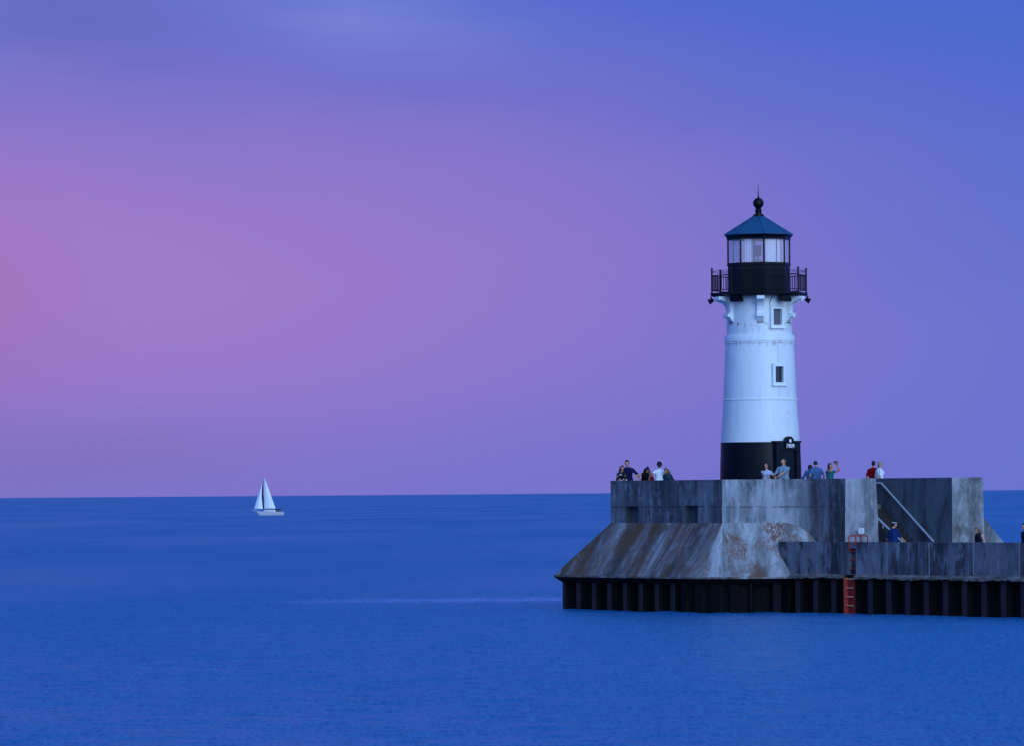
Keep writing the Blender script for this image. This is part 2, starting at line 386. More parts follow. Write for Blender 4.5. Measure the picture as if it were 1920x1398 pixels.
# ------------------------------------------------------------------ water
from mathutils import noise as mnoise
wb = MB()
ys = [-400, 0, 50, 80]; y_ = 92.0
while y_ < 300: ys.append(y_); y_ += .26 + max(0, y_ - 210) * .006
ys += [320, 360, 420, 520, 700, 1000, 2000, 6000, 20000, 70000]
xs = [-70000, -9000, -1500, -300, -90, -45] + [-30 + .26 * k for k in range(232)] + [45, 90, 300, 1500, 9000, 70000]
def wave(x, y):
    f = max(0.0, min(1.0, (y - 92) / 6)) * max(0.0, min(1.0, (300 - y) / 40)) * max(0.0, min(1.0, (29 - abs(x)) / 3))
    if f <= 0: return 0.0
    n = mnoise.noise
    return f * (.050 * n(Vector((x * .55, y * .75, 1.3))) + .042 * n(Vector((x * 1.25 + 5, y * 1.5, 4.1))) + .030 * n(Vector((x * .14, y * .22, 9.0))))
vs = [(x, y, wave(x, y)) for y in ys for x in xs]
nx_ = len(xs)
wb.add(vs, [(j * nx_ + i, j * nx_ + i + 1, (j + 1) * nx_ + i + 1, (j + 1) * nx_ + i) for j in range(len(ys) - 1) for i in range(nx_ - 1)])
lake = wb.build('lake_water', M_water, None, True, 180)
for v_, p_ in zip(lake.data.vertices, wb.v): v_.co = p_
lake.location = (0, 0, 0)
lake['kind'] = 'structure'

# ------------------------------------------------------------------ pier frame
U = Vector((.5736, -.8192, 0)); V = Vector((.8192, .5736, 0))
O = Vector((392 / F * 207.0, 207.0, 0))
def pt(s_, t_, z=0.0): return O + U * s_ + V * t_ + Vector((0, 0, z))
def hit(px, t_, py=1000):       # s where pixel column px crosses the vertical plane t = const
    d = ray(px, py); d2 = Vector((d.x, d.y, 0))
    # O + U s + V t = k d2
    b = O + V * t_
    det = U.x * (-d2.y) + d2.x * U.y
    return (-b.x * (-d2.y) - d2.x * b.y) / det
def st(P): 
    r = Vector((P[0], P[1], 0)) - O
    return r.dot(U), r.dot(V)
ZT, ZA, ZL, ZD, ZW, ZP = 5.21, 3.50, 1.40, 4.20, 1.75, 2.765   # parapet top, apron top, lip, upper deck, walkway, low wall top
sA = -7.44
Aw, Bw = pt(sA, 0), pt(0, 0)
Cw = Bw + Vector((3.31, 0, 0))
sD = hit(1585, 2.71, 900)
Dw = pt(sD, 2.71); Ew = Dw + Vector((1.18, 0, 0)); sE, tE = st(Ew)
tF = 4.70; sF = hit(1785, tF, 900); Fw = pt(sF, tF); Gw = Fw + Vector((1.18, 0, 0)); sG, tG = st(Gw)
sC, tC = st(Cw)
THK = .38

pier = empty('pier', pt(-3, 4.2, 0), 'raised grey concrete pier head with sloping sides under the lighthouse', 'pier')
# outer walls of the head with two drain niches in the long dark side
def wall_openings(mb, p0, p1, z0, z1, ops, depth, mi=0, mo=0):
    """face from p0 to p1 (left to right as seen), ops = (d0,d1,za,zb)"""
    L = (p1 - p0).length; d = (p1 - p0).normalized(); inn = Vector((-d.y, d.x, 0))
    X = sorted({0, L, *[o[0] for o in ops], *[o[1] for o in ops]}); Z = sorted({z0, z1, *[o[2] for o in ops], *[o[3] for o in ops]})
    P = lambda x, z, k=0: p0 + d * x + inn * k + Vector((0, 0, z))
    for i in range(len(X) - 1):
        for j in range(len(Z) - 1):
            xm, zm = (X[i] + X[i + 1]) / 2, (Z[j] + Z[j + 1]) / 2
            if any(o[0] < xm < o[1] and o[2] < zm < o[3] for o in ops): continue
            mb.quad(P(X[i], Z[j]), P(X[i + 1], Z[j]), P(X[i + 1], Z[j + 1]), P(X[i], Z[j + 1]), mi)
    for a, b, c, e in ops:
        k = depth
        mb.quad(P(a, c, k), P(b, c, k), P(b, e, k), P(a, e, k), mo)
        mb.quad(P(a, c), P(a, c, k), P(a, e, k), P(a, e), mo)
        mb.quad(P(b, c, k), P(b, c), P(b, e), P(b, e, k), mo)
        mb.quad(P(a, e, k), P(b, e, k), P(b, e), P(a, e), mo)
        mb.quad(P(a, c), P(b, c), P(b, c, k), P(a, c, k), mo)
ps = MB()
n1a, n1b = hit(1172, 0) - sA, hit(1198, 0) - sA
n2a, n2b = hit(1284, 0) - sA, hit(1309, 0) - sA
wall_openings(ps, Aw, Bw, ZA - .3, ZT - .05, [(n1a, n1b, ZA - .02, ZA + .66), (n2a, n2b, ZA - .02, ZA + .69)], .34, 0, 1)  # niche insides take the darker concrete, their shade put into the colour
# cap, inside face, ends
def ribbon(mb, outer, inner, z0, z1, zin, mi=0, faces=('top', 'in')):
    for i in range(len(outer) - 1):
        a, b, c, d = outer[i], outer[i + 1], inner[i + 1], inner[i]
        up = lambda p, z: Vector((p.x, p.y, z))
        if 'out' in faces: mb.quad(up(a, z0), up(b, z0), up(b, z1), up(a, z1), mi)
        if 'top' in faces: mb.quad(up(a, z1), up(b, z1), up(c, z1), up(d, z1), mi)
        if 'in' in faces: mb.quad(up(c, zin), up(d, zin), up(d, z1), up(c, z1), mi)
A_in, B_in = pt(sA + THK, THK), pt(0, THK) + Vector((-.02, .28, 0))
C_in = Cw + Vector((.30, .40, 0))
Af, Bf = pt(sA, 8.38), pt(0, 8.38)
Af_in, Bf_in = pt(sA + THK, 8.0), pt(-.15, 8.0)
Cf = pt(sC, tG); Cf_in = pt(sC - .2, tG - .35)
# side wall: coping 50 mm, with small drip shadow
ribbon(ps, [Aw - V * .012, Bw - V * .012], [A_in, B_in], ZT - .05, ZT, ZD, faces=('out', 'top', 'in'))
ps.quad(Aw - V * .012 + Vector((0, 0, ZT - .05)), Aw + Vector((0, 0, ZT - .05)), Bw + Vector((0, 0, ZT - .05)), Bw - V * .012 + Vector((0, 0, ZT - .05)))
ribbon(ps, [Af, Aw], [Af_in, A_in], ZA - .3, ZT, ZD, faces=('out', 'top', 'in'))
ribbon(ps, [Bf, Af], [Bf_in, Af_in], ZA - .3, ZT, ZD, faces=('out', 'top', 'in'))
ribbon(ps, [Cf, Bf], [Cf_in, Bf_in], ZA - .3, ZT, ZD, faces=('out', 'top', 'in'))
ps.build('parapet_wall', [M_side, M_stair], pier)
TGL = 1.05       # tangent length of the rounded corner at C
arc = []
c0_, c2_ = Cw - Vector((TGL, 0, 0)), Cw + U * TGL
for k in range(9):
    f = k / 8; arc.append(c0_ * (1 - f) ** 2 + Cw * 2 * f * (1 - f) + c2_ * f ** 2)
arc_in = [p + (Vector((0, .40, 0)) * (1 - k / 8) + V * .38 * (k / 8)) for k, p in enumerate(arc)]
D3, D4 = pt(sD - .75, 2.71), pt(sD - .75, tE)
sh = MB()      # pale shoulder wall facing the shore, its corner rounded, running darker on to the stair
so_ = [Bw] + arc + [D3]; si_ = [B_in] + arc_in + [pt(sD - .75, 3.09)]
u_ = 0.0
for k in range(len(so_) - 1):
    a_, b_, c_, d_ = so_[k], so_[k + 1], si_[k + 1], si_[k]; u2 = u_ + (b_ - a_).length; uz = lambda p, zz: Vector((p.x, p.y, zz))
    sh.quad(uz(a_, ZW - .2), uz(b_, ZW - .2), uz(b_, ZT), uz(a_, ZT)); sh.uvo[len(sh.f) - 1] = [(u_, ZW - .2), (u2, ZW - .2), (u2, ZT), (u_, ZT)]
    sh.quad(uz(a_, ZT), uz(b_, ZT), uz(c_, ZT), uz(d_, ZT)); sh.uvo[len(sh.f) - 1] = [(u_, ZT), (u2, ZT), (u2, ZT + .4), (u_, ZT + .4)]
    sh.quad(uz(c_, ZD), uz(d_, ZD), uz(d_, ZT), uz(c_, ZT)); sh.uvo[len(sh.f) - 1] = [(u2, ZD), (u_, ZD), (u_, ZT), (u2, ZT)]
    u_ = u2
sh.build('parapet_wall', M_shoulder, pier, True, 30)['label'] = 'pale streaked parapet wall facing the shore'
py_ = MB()     # pylon at the stair foot
bD, bE = Dw + Vector((-.05, -.10, 0)), Ew + Vector((.17, -.16, 0))
lo = [D3, bD, bE, D4 + Vector((.05, .03, 0))]; hi = [D3, Dw, Ew, D4]
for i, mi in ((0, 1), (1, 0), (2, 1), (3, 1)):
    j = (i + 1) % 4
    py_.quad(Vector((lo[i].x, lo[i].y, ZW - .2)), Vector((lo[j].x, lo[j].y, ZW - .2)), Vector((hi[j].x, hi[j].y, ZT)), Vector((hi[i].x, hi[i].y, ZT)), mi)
py_.quad(*[Vector((p.x, p.y, ZT)) for p in hi], 0)
py_.build('end_pillar', [M_pylon, M_side], pier)
fw = MB()      # far stair wall with its shore end
sfa = 2.0
bF, bG = Fw + Vector((-.02, -.05, 0)), Gw + Vector((.07, -.05, 0))
lo = [pt(sfa, tF), bF, bG, pt(sfa, tG + .07)]; hi = [pt(sfa, tF), Fw, Gw, pt(sfa, tG)]
for i, mi in ((0, 1), (1, 0), (2, 0), (3, 1)):
    j = (i + 1) % 4
    fw.quad(Vector((lo[i].x, lo[i].y, ZW - .2)), Vector((lo[j].x, lo[j].y, ZW - .2)), Vector((hi[j].x, hi[j].y, ZT)), Vector((hi[i].x, hi[i].y, ZT)), mi)
fw.quad(*[Vector((p.x, p.y, ZT)) for p in hi], 0)
# buttress slope on its far side, ending flush-ish with the shore face
for k, (P0) in enumerate((0,)):
    a0 = pt(sfa, tG - .1); a1 = pt(sfa, tG + 1.75)
    b0 = Gw + Vector((-.15, .012, 0)); b1 = Gw + Vector((1.62, -.09, 0))
    z0_, z1_ = ZW - .1, 3.69
    a0t = Vector((a0.x, a0.y, z1_)); b0t = Vector((b0.x + .15, b0.y, z1_))
    fw.add([Vector((b0.x, b0.y, z0_)), Vector((b1.x, b1.y, z0_)), b0t, Vector((b0.x, b0.y, z1_))], [(0, 1, 2, 3)], 0)
    fw.add([Vector((b1.x, b1.y, z0_)), Vector((a1.x, a1.y, z0_)), a0t, b0t], [(0, 1, 2, 3)], 0)
fw.build('stair_wall', [M_farend, M_stair], pier)
# decks
dk = MB()
dk.prism([A_in, B_in, *[q_ - V * .0 for q_ in arc_in], pt(sD - .7, 3.05), pt(4.08, tE - .02), pt(4.08, tF + .02), Cf_in + U * .3, Bf_in, Af_in],
         [A_in, B_in, *[q_ - V * .0 for q_ in arc_in], pt(sD - .7, 3.05), pt(4.08, tE - .02), pt(4.08, tF + .02), Cf_in + U * .3, Bf_in, Af_in], ZD - .25, ZD)
dk.build('upper_deck', M_deck, pier)
# stair
stp = MB(); NS = 13; s0, s1_ = 4.1, 7.72
for i in range(NS):
    zt = ZD - (i + .5) * (ZD - ZW) / NS - .09; a = s0 + i * (s1_ - s0) / NS; b = s0 + (i + 1) * (s1_ - s0) / NS
    q = [pt(a - .03, tE + .01), pt(b, tE + .01), pt(b, tF - .004), pt(a - .03, tF - .004)]
    stp.prism(q, q, ZW - .1, zt)
stp.build('staircase', M_step, pier)
# sloping apron round the head
dO = 1.55
EX = .28
Alip = pt(sA - dO - EX, -dO); Blip = O + Vector((-.52 * dO, -dO, 0)); Clip = O + Vector((4.33, -dO, 0))
Alf = pt(sA - dO - EX, 8.38 + dO); Blf = pt(.9, 8.38 + dO)
z = lambda p, h: Vector((p.x, p.y, h))
ap = MB()
Awn = pt(sA, 0); 
# slightly rounded hips, cut finely so the form is not razor sharp
def slope(mb, a, b, A, B, mi=0, n=1):
    mb.quad(z(A, ZL), z(B, ZL), z(b, ZA), z(a, ZA), mi)
SLN = math.hypot(dO, ZA - ZL)
def arcpts(off, n=10, T=1.7):
    q_ = O + Vector((-.52 * (dO - off), -(dO - off), 0)); p_, r_ = q_ - U * T, q_ + Vector((T, 0, 0))
    return [p_ * (1 - f) ** 2 + q_ * 2 * f * (1 - f) + r_ * f ** 2 for f in [k / n for k in range(n + 1)]]
arcL = arcpts(0)
def uvq(mb, uvs): mb.uvo[len(mb.f) - 1] = uvs
def su(p): return (p - O).dot(U)
ap.quad(z(Alip, ZL), z(arcL[0], ZL), z(Bw, ZA), z(Aw, ZA)); uvq(ap, [(su(Alip), 0), (su(arcL[0]), 0), (su(Bw), SLN), (su(Aw), SLN)])
u_ = su(arcL[0])
for p_, q_ in zip(arcL, arcL[1:]):
    u2 = u_ + (q_ - p_).length
    k_ = len(ap.v); ap.add([z(p_, ZL), z(q_, ZL), z(Bw, ZA)], [(0, 1, 2)]); uvq(ap, [(u_, 0), (u2, 0), ((u_ + u2) / 2, SLN)]); u_ = u2
Ct = Cw + Vector((.06, 0, 0))
ap.quad(z(arcL[-1], ZL), z(Clip, ZL), z(Ct, ZA), z(Bw, ZA)); uvq(ap, [(u_, 0), (u_ + (Clip - arcL[-1]).length, 0), (u_ + Ct.x - arcL[-1].x, SLN), (u_ + Bw.x - arcL[-1].x, SLN)])
slope(ap, Af, Aw, Alf, Alip, 0); slope(ap, Bf, Af, Blf, Alf, 0)
LIPH = .07
ins = .25
rnd = random.Random(11)
Ai = pt(sA - dO - EX + ins, -dO + ins); Ci = Clip + Vector((0, ins, 0))
Aif, Bif = pt(sA - dO - EX + ins, 8.38 + dO - ins), pt(.9, 8.38 + dO - ins)
Bi = O + Vector((-.52 * (dO - ins), -(dO - ins), 0))
outer_ = [Blf, Alf, Alip] + arcL + [Clip]; inner_ = [Bif, Aif, Ai] + arcpts(ins) + [Ci]
for k in range(len(outer_) - 1):
    a_, b_, c_, d_ = outer_[k], outer_[k + 1], inner_[k + 1], inner_[k]
    ap.quad(z(a_, ZL - LIPH), z(b_, ZL - LIPH), z(b_, ZL), z(a_, ZL), 0)
    ap.quad(z(d_, ZL - .29), z(c_, ZL - .29), z(b_, ZL - LIPH), z(a_, ZL - LIPH), 1)  # lip underside in dark pile steel, standing in for the shade beneath
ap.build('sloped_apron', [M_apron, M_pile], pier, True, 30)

# ---------------- low sea wall and walkway
TL = 1.29
sL0 = hit(1455, TL, 1015); sEnd = 60.0
low_w = empty('sea_wall', pt(20, 2, 0), 'low dark concrete sea wall along the walkway, running off to the right edge', 'wall')
lw = MB()
lad_s = hit(1605, TL, 1080); lad_a = hit(1593, TL, 1080)
lstart = 1.9
wall_openings(lw, pt(lstart, TL), pt(sEnd, TL), ZL + .10, ZP, [(lad_a - lstart, lad_s - lstart, ZL + .12, 2.52)], .26)
lw.quad(pt(lstart, TL, ZP), pt(sEnd, TL, ZP), pt(sEnd, TL + .34, ZP), pt(lstart, TL + .34, ZP))
lw.quad(pt(sEnd, TL + .34, ZW - .1), pt(lstart, TL + .34, ZW - .1), pt(lstart, TL + .34, ZP), pt(sEnd, TL + .34, ZP))
lw.quad(pt(lstart, TL + .34, ZW - .1), pt(lstart, TL, ZW - .1), pt(lstart, TL, ZP), pt(lstart, TL + .34, ZP))
lw.build('parapet_wall', M_low, low_w)
# chipped ledge at its foot: uneven lower edge
lg = MB(); rnd = random.Random(3)
segs = []
a = hit(1480, TL - .15, 1082)
while a < sEnd:
    b = a + rnd.uniform(.10, .22); segs.append((a, b)); a = b
for a, b in segs:
    if b > lad_a - .18 and a < lad_s + .03: continue
    if a > 30 and rnd.random() < .0: continue
    dz_ = rnd.uniform(-.035, .02) + .02 * math.sin(a * 1.7); o1 = TL - .15 + rnd.uniform(-.012, .012)
    lg.quad(pt(a, o1, ZL - .04 + dz_), pt(b, o1, ZL - .04 + dz_), pt(b, o1, ZL + .035), pt(a, o1, ZL + .035))
    lg.quad(pt(a, o1, ZL + .035), pt(b, o1, ZL + .035), pt(b, TL + .02, ZL + .13), pt(a, TL + .02, ZL + .13))
    lg.quad(pt(b, o1, ZL - .04 + dz_), pt(b, TL + .2, ZL - .04 + dz_), pt(b, TL + .02, ZL + .13), pt(b, o1, ZL + .035))
    lg.quad(pt(a, TL + .2, ZL - .04 + dz_), pt(a, o1, ZL - .04 + dz_), pt(a, o1, ZL + .035), pt(a, TL + .02, ZL + .13))
    lg.quad(pt(a, TL + .2, ZL - .04 + dz_), pt(b, TL + .2, ZL - .04 + dz_), pt(b, o1, ZL - .04 + dz_), pt(a, o1, ZL - .04 + dz_))
lg.build('foot_ledge', M_ledge, low_w)
wk = MB()
q = [pt(2.0, TL + .30), pt(sEnd, TL + .30), pt(sEnd, 7.2), pt(2.0, 7.2)]
wk.prism(q, q, 1.5, ZW)
q = [pt(2.0, TL + .55), pt(sEnd, TL + .55), pt(sEnd, 7.2), pt(2.0, 7.2)]
wk.prism(q, q, -1, 1.5)
wk.build('walkway_deck', M_deck, low_w)
for px in (1663, 1742, 1825, 1911):
    s_ = hit(px, TL, 1040); jb = MB()
    q = [pt(s_ - .022, TL - .006), pt(s_ + .022, TL - .006), pt(s_ + .022, TL + .01), pt(s_ - .022, TL + .01)]
    jb.prism(q, q, ZL + .14, ZP - .004); jb.build('joint_seal', M_joint, low_w)
for k in range(1, 10):
    s_ = hit(1911, TL, 1040) + 2.95 * k; jb = MB()
    q = [pt(s_ - .022, TL - .006), pt(s_ + .022, TL - .006), pt(s_ + .022, TL + .01), pt(s_ - .022, TL + .01)]
    jb.prism(q, q, ZL + .14, ZP - .004); jb.build('joint_seal', M_joint, low_w)

# ---------------- corrugated steel sheet piling
sp = MB()
def corrug(mb, p0, p1, pitch, dep, ztop, off=0.0, zb=-1.2, fm=1):
    L = (p1 - p0).length; d = (p1 - p0).normalized(); inn = Vector((-d.y, d.x, 0))
    prof = []; x = -off
    while x < L:
        for (fx, k) in ((0, 0), (.27, 0), (.37, dep), (.90, dep)):
            xx = x + fx * pitch
            if 0 <= xx <= L: prof.append((xx, k))
        x += pitch
    prof = [(0, prof[0][1])] + prof + [(L, prof[-1][1])]
    for (xa, ka), (xb, kb) in zip(prof, prof[1:]):
        if xb - xa < 1e-4: continue
        A_, B_ = p0 + d * xa + inn * ka, p0 + d * xb + inn * kb
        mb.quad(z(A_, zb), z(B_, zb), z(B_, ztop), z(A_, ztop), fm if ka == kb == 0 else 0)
    if prof[0][1] > 0: mb.quad(z(p0, zb), z(p0 + inn * prof[0][1], zb), z(p0 + inn * prof[0][1], ztop), z(p0, ztop))
PZ = ZL - .10
pA, pB = pt(sA - dO - EX + ins, -dO + ins), Bi
pCx = O + Vector((3.15, -(dO - ins), 0))
tP = st(pCx)[1]; tP = TL - .02
# intersection of shoulder pile line with the low wall pile line
xk = (tP + (dO - ins) * .5736) / .8192
pC = O + Vector((xk, -(dO - ins), 0)); sPc = st(pC)[0]
arcP = arcpts(ins, 4)
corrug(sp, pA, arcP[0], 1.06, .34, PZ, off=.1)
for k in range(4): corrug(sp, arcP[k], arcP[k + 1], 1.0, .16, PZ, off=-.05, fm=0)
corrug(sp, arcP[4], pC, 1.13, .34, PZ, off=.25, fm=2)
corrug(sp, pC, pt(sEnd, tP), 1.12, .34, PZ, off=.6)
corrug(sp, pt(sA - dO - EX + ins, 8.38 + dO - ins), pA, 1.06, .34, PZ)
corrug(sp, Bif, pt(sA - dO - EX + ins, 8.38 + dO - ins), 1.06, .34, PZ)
sp.quad(z(pA, PZ - .01), z(arcP[2], PZ - .01), z(pt(0, 4), PZ - .01), z(pt(sA, 4), PZ - .01))
pile = sp.build('sheet_piling', [M_pile, M_flange, plain('dark_brown_flange', (.013, .008, .013), .85, .4, 2.5, .1)])  # flanges of the shoulder run get the darker brown
tag(pile, 'corrugated black steel sheet piling between the concrete pier and the lake', 'sheet piling')

# ---------------- red ladder
ls = lad_a; lad = empty('pier_ladder', pt(ls, TL - .2, 0), 'red steel ladder fixed to the sheet piling below the grab hoops', 'ladder')
b = MB(); w_ = lad_s - lad_a
q = [pt(ls, tP - .06), pt(ls + w_, tP - .06), pt(ls + w_, tP - .03), pt(ls, tP - .03)]
b.prism(q, q, -.4, ZL - .01); b.build('back_panel', M_redd, lad)  # back panel in a darker red than the lit plate, shade in the colour
b = MB(); q = [pt(ls - .03, tP - .26), pt(ls, tP - .26), pt(ls, tP + .02), pt(ls - .03, tP + .02)]
b.prism(q, q, -.4, ZL - .01); b.build('side_plate', M_red, lad)
for zz in (-.02, .32, .66, 1.00, 1.34):
    b = MB(); b.tube([pt(ls, tP - .14, zz), pt(ls + w_, tP - .14, zz)], .020, 6); b.build('rung', M_yell, lad)
for zz in (1.72, 2.08, 2.42):
    b = MB(); b.tube([pt(ls, TL + .03, zz), pt(ls + w_, TL + .03, zz)], .024, 6); b.build('rung', M_red, lad)['label'] = 'red upper rung in the wall notch'
hoop = []
for k in (0, 1):
    s_ = ls + (0.02 if k == 0 else w_ + .03)
    h_ = empty('grab_hoop', pt(s_, TL + .2, ZP), 'red tubular grab hoop over the sea wall, ' + ('the left one rising from the ladder notch' if k == 0 else 'the right one nearer the man in blue'), 'grab rail', 'grab hoops above the ladder')
    zt = ZP + .24; b = MB()
    f0 = 2.44 if k == 0 else ZP - .12
    pts_ = [pt(s_, TL - .03, f0), pt(s_, TL - .03, zt - .06), pt(s_, TL - .01, zt - .015), pt(s_, TL + .03, zt), pt(s_, TL + .50, zt), pt(s_, TL + .54, zt - .015), pt(s_, TL + .56, zt - .06), pt(s_, TL + .56, ZW)]
    b.tube(pts_, .026, 8); b.build('hoop_tube', M_red, h_, True)
    b = MB(); b.box(pt(s_, TL - .015, f0 + .03), (.10, .03, .10), math.atan2(U.y, U.x)); b.build('fixing_plate', M_redd, h_)

# ---------------- handrails
def rail_t(s_): return .66 * s_
hr = empty('handrail', pt(5.6, tF, 3.8), 'pale tubular handrail fixed to the dark wall, sloping down the stair', 'handrail', 'stair handrails')
ra, rb = hit(1652, tF - .09, 905), hit(1750, tF - .09, 1015)
za, zb_ = EYE + (919.2 - 905) / F * 204.5, 2.74
P_ = lambda s_, zz: pt(s_, tF - .09, zz)
b = MB(); b.tube([P_(ra - .42, za - .12), P_(ra - .38, za - .03), P_(ra - .3, za), P_(ra - .02, za), P_(ra + .06, za - .03), P_(rb + .02, zb_)], .043, 10)
b.build('rail_tube', M_galv, hr, True)
for k in range(5):
    f = (k + .4) / 5; s_ = ra + (rb - ra) * f; zz = za + (zb_ - za) * f
    b = MB(); b.tube([pt(s_, tF - .09, zz - .03), pt(s_, tF - .06, zz - .09), pt(s_, tF + .02, zz - .09)], .012, 6); b.build('wall_bracket', M_galv, hr)
tN = tE + .05
hn = empty('handrail', pt(6.2, tN, 2.0), 'pale double handrail beside the end pillar, partly behind the man in blue', 'handrail', 'stair handrails')
na, nb = hit(1640, tN, 965), hit(1692, tN, 1016)
zn = lambda px, py: EYE + (919 - py) / F * 203.8
Q = lambda s_, zz: pt(s_, tN, zz)
s1645, s1690 = hit(1645, tN, 970), hit(1690, tN, 1013)
z1645, z1690 = zn(1645, 970), zn(1690, 1013)
sl_ = (z1690 - z1645) / (s1690 - s1645)
b = MB(); b.tube([Q(s1645 - .6, z1645 - .6 * sl_), Q(s1690 + .15, z1690 + .15 * sl_)], .040, 10); b.build('rail_tube', M_galv, hn, True)
b = MB(); b.tube([Q(s1645 - .6, z1645 - .6 * sl_ - .55), Q(s1690 + .15, z1690 + .15 * sl_ - .55)], .036, 10); b.build('rail_tube', M_galv, hn, True)
for px in (1656, 1692):
    s_ = hit(px, tN, 990); zz = z1645 + (s_ - s1645) * sl_
    b = MB(); b.tube([Q(s_, zz), Q(s_, ZW)], .026, 8); b.build('post', M_galv, hn)
# notice on the pillar
sg = at_y(1615, 994, 204.74); b = MB(); b.box((sg.x, sg.y - .06, sg.z), (.22, .02, .21)); o = b.build('notice_board', M_paper)
b2 = MB()
for k in range(6):
    b2.box((sg.x, sg.y - .073, sg.z + .07 - k * .027), (.15 - .02 * (k % 3), .004, .008))
b2.build('printed_line', plain('faded_print', (.25, .28, .36), .7), o)
tag(o, 'small white notice on the pale end pillar above the red hoops', 'notice')

# ------------------------------------------------------------------ lighthouse
TY = 211.0; TP = at_y(1425.6, 800, TY); TX = TP.x
KS = F / TY
YH = 920.9
def tz(y): return EYE + (YH - y) / KS
def tr_(p): return p / KS
LT = (TX, TY)
lh = empty('lighthouse', (TX, TY, ZD), 'tall white and black iron lighthouse with a faceted lantern on the pier head', 'lighthouse')
prof_w = [(tr_(74.2), tz(828.5)), (tr_(68.6), tz(748)), (tr_(64.2), tz(641)), (tr_(61.6), tz(626)), (tr_(60.8), tz(556))]
b = MB(); b.lathe(prof_w, 96, LT, cap=True); shell = b.build('tower_shell', M_white, lh, True, 60, recalc=True)
for azd, yc, wo, ho in ((30, 596.5, .39, .64), (29.5, 703, .37, .60)):
    cb_ = MB(); a = math.radians(azd); rc_ = tr_(64)
    cb_.box((TX + rc_ * math.sin(a), TY - rc_ * math.cos(a), tz(yc)), (wo + .02, .62, ho + .02), a)
    co_ = cb_.build('cutter', M_white)
    md = shell.modifiers.new('b', 'BOOLEAN'); md.operation = 'DIFFERENCE'; md.object = co_; md.solver = 'EXACT'
    bpy.context.view_layer.update()
    m2 = bpy.data.meshes.new_from_object(shell.evaluated_get(bpy.context.evaluated_depsgraph_get()))
    shell.modifiers.clear(); shell.data = m2
    bpy.data.objects.remove(co_, do_unlink=True)
b = MB(); b.lathe([(tr_(77.2), ZD - .02), (tr_(75.8), tz(870)), (tr_(74.9), tz(846)), (tr_(74.6), tz(828.5)), (tr_(73.5), tz(828.2))], 96, LT, cap=False); b.build('tower_base', M_black, lh, True, 60)
b = MB(); b.lathe([(tr_(64.0), tz(641.2)), (tr_(65.8), tz(641)), (tr_(65.8), tz(631.5)), (tr_(65), tz(630)), (tr_(61.2), tz(628))], 96, LT, cap=False); b.build('belt_course', M_whtrim, lh, True, 40)
def ringz(r0, z0, h, out, bolts, nm='seam_flange'):
    b = MB(); b.lathe([(r0 - .01, z0 - h), (r0 + out, z0 - h), (r0 + out, z0 + h), (r0 - .01, z0 + h)], 96, LT, cap=False)
    for k in range(bolts):
        a = k * math.tau / bolts
        b.box((TX + (r0 + out + .006) * math.sin(a), TY - (r0 + out + .006) * math.cos(a), z0), (.03, .022, .03), a)
    return b.build(nm, M_whtrim, lh)
ringz(tr_(68.6), tz(748), .028, .020, 72)
ringz(tr_(64.3), tz(643.6), .016, .022, 84)
ringz(tr_(61.5), tz(624.5), .010, .006, 0)

def on(az_deg, r, zz): 
    a = math.radians(az_deg); return Vector((TX + r * math.sin(a), TY - r * math.cos(a), zz))
def rad(zz):
    for (r0, z0), (r1, z1) in zip(prof_w, prof_w[1:]):
        if z0 <= zz <= z1: return r0 + (r1 - r0) * (zz - z0) / (z1 - z0)
    return prof_w[0][0]
# tower windows
def twindow(azd, zc, wo, ho, mat_p, arch):
    r = rad(zc) ; a = math.radians(azd)
    tilt = Matrix.Rotation(a, 3, 'Z')
    def Lp(x, y, zz): return Vector((TX, TY, zc)) + tilt @ Vector((x, -(r + y), zz))
    fr = MB(); t_ = .10; y0, y1 = -.12, .055
    W_, H_ = wo / 2, ho / 2
    # frame with splayed reveal
    def ring(outer, inner, ya, yb):
        n = len(outer)
        for i in range(n):
            j = (i + 1) % n
            fr.quad(Lp(outer[i][0], ya, outer[i][1]), Lp(outer[j][0], ya, outer[j][1]), Lp(inner[j][0], yb, inner[j][1]), Lp(inner[i][0], yb, inner[i][1]))
    inner = [(-W_, -H_), (W_, -H_), (W_, H_), (0, H_), (-W_, H_)]
    ex = t_ + .03
    outer = [(-W_ - ex, -H_ - ex * .9), (W_ + ex, -H_ - ex * .9), (W_ + ex, H_ + ex * .8), (0, H_ + ex * (1.35 if arch else .8)), (-W_ - ex, H_ + ex * .8)]
    ring(outer, inner, y1, y1); ring([(x, zz) for x, zz in outer], outer, -.14, y1)
    ring(inner, inner, y1, -.11)
    fo = fr.build('window', M_whtrim, lh)
    pn = MB(); pn.quad(Lp(-W_, -.10, -H_), Lp(W_, -.10, -H_), Lp(W_, -.10, H_), Lp(-W_, -.10, H_)); pn.build('pane', mat_p, fo)
    sl2 = MB(); c0 = Lp(0, .06, -H_ - ex * .95); sl2.box(c0, (wo + 2 * ex + .05, .10, .035), a); sl2.build('sill', M_whtrim, fo)
    gr = MB()     # drip line round the casing
    for (x0, z0), (x1, z1) in zip(outer, outer[1:] + outer[:1]):
        p0, p1 = Lp(x0 * 1.0, .02, z0), Lp(x1, .02, z1)
        gr.tube([p0, p1], .012, 5)
    gr.build('casing_bead', plain('light_grime', (.55, .57, .62), .8), fo)
twindow(30, tz(596.5), .39, .64, M_panehi, False)
twindow(29.5, tz(703), .37, .60, M_pane, True)
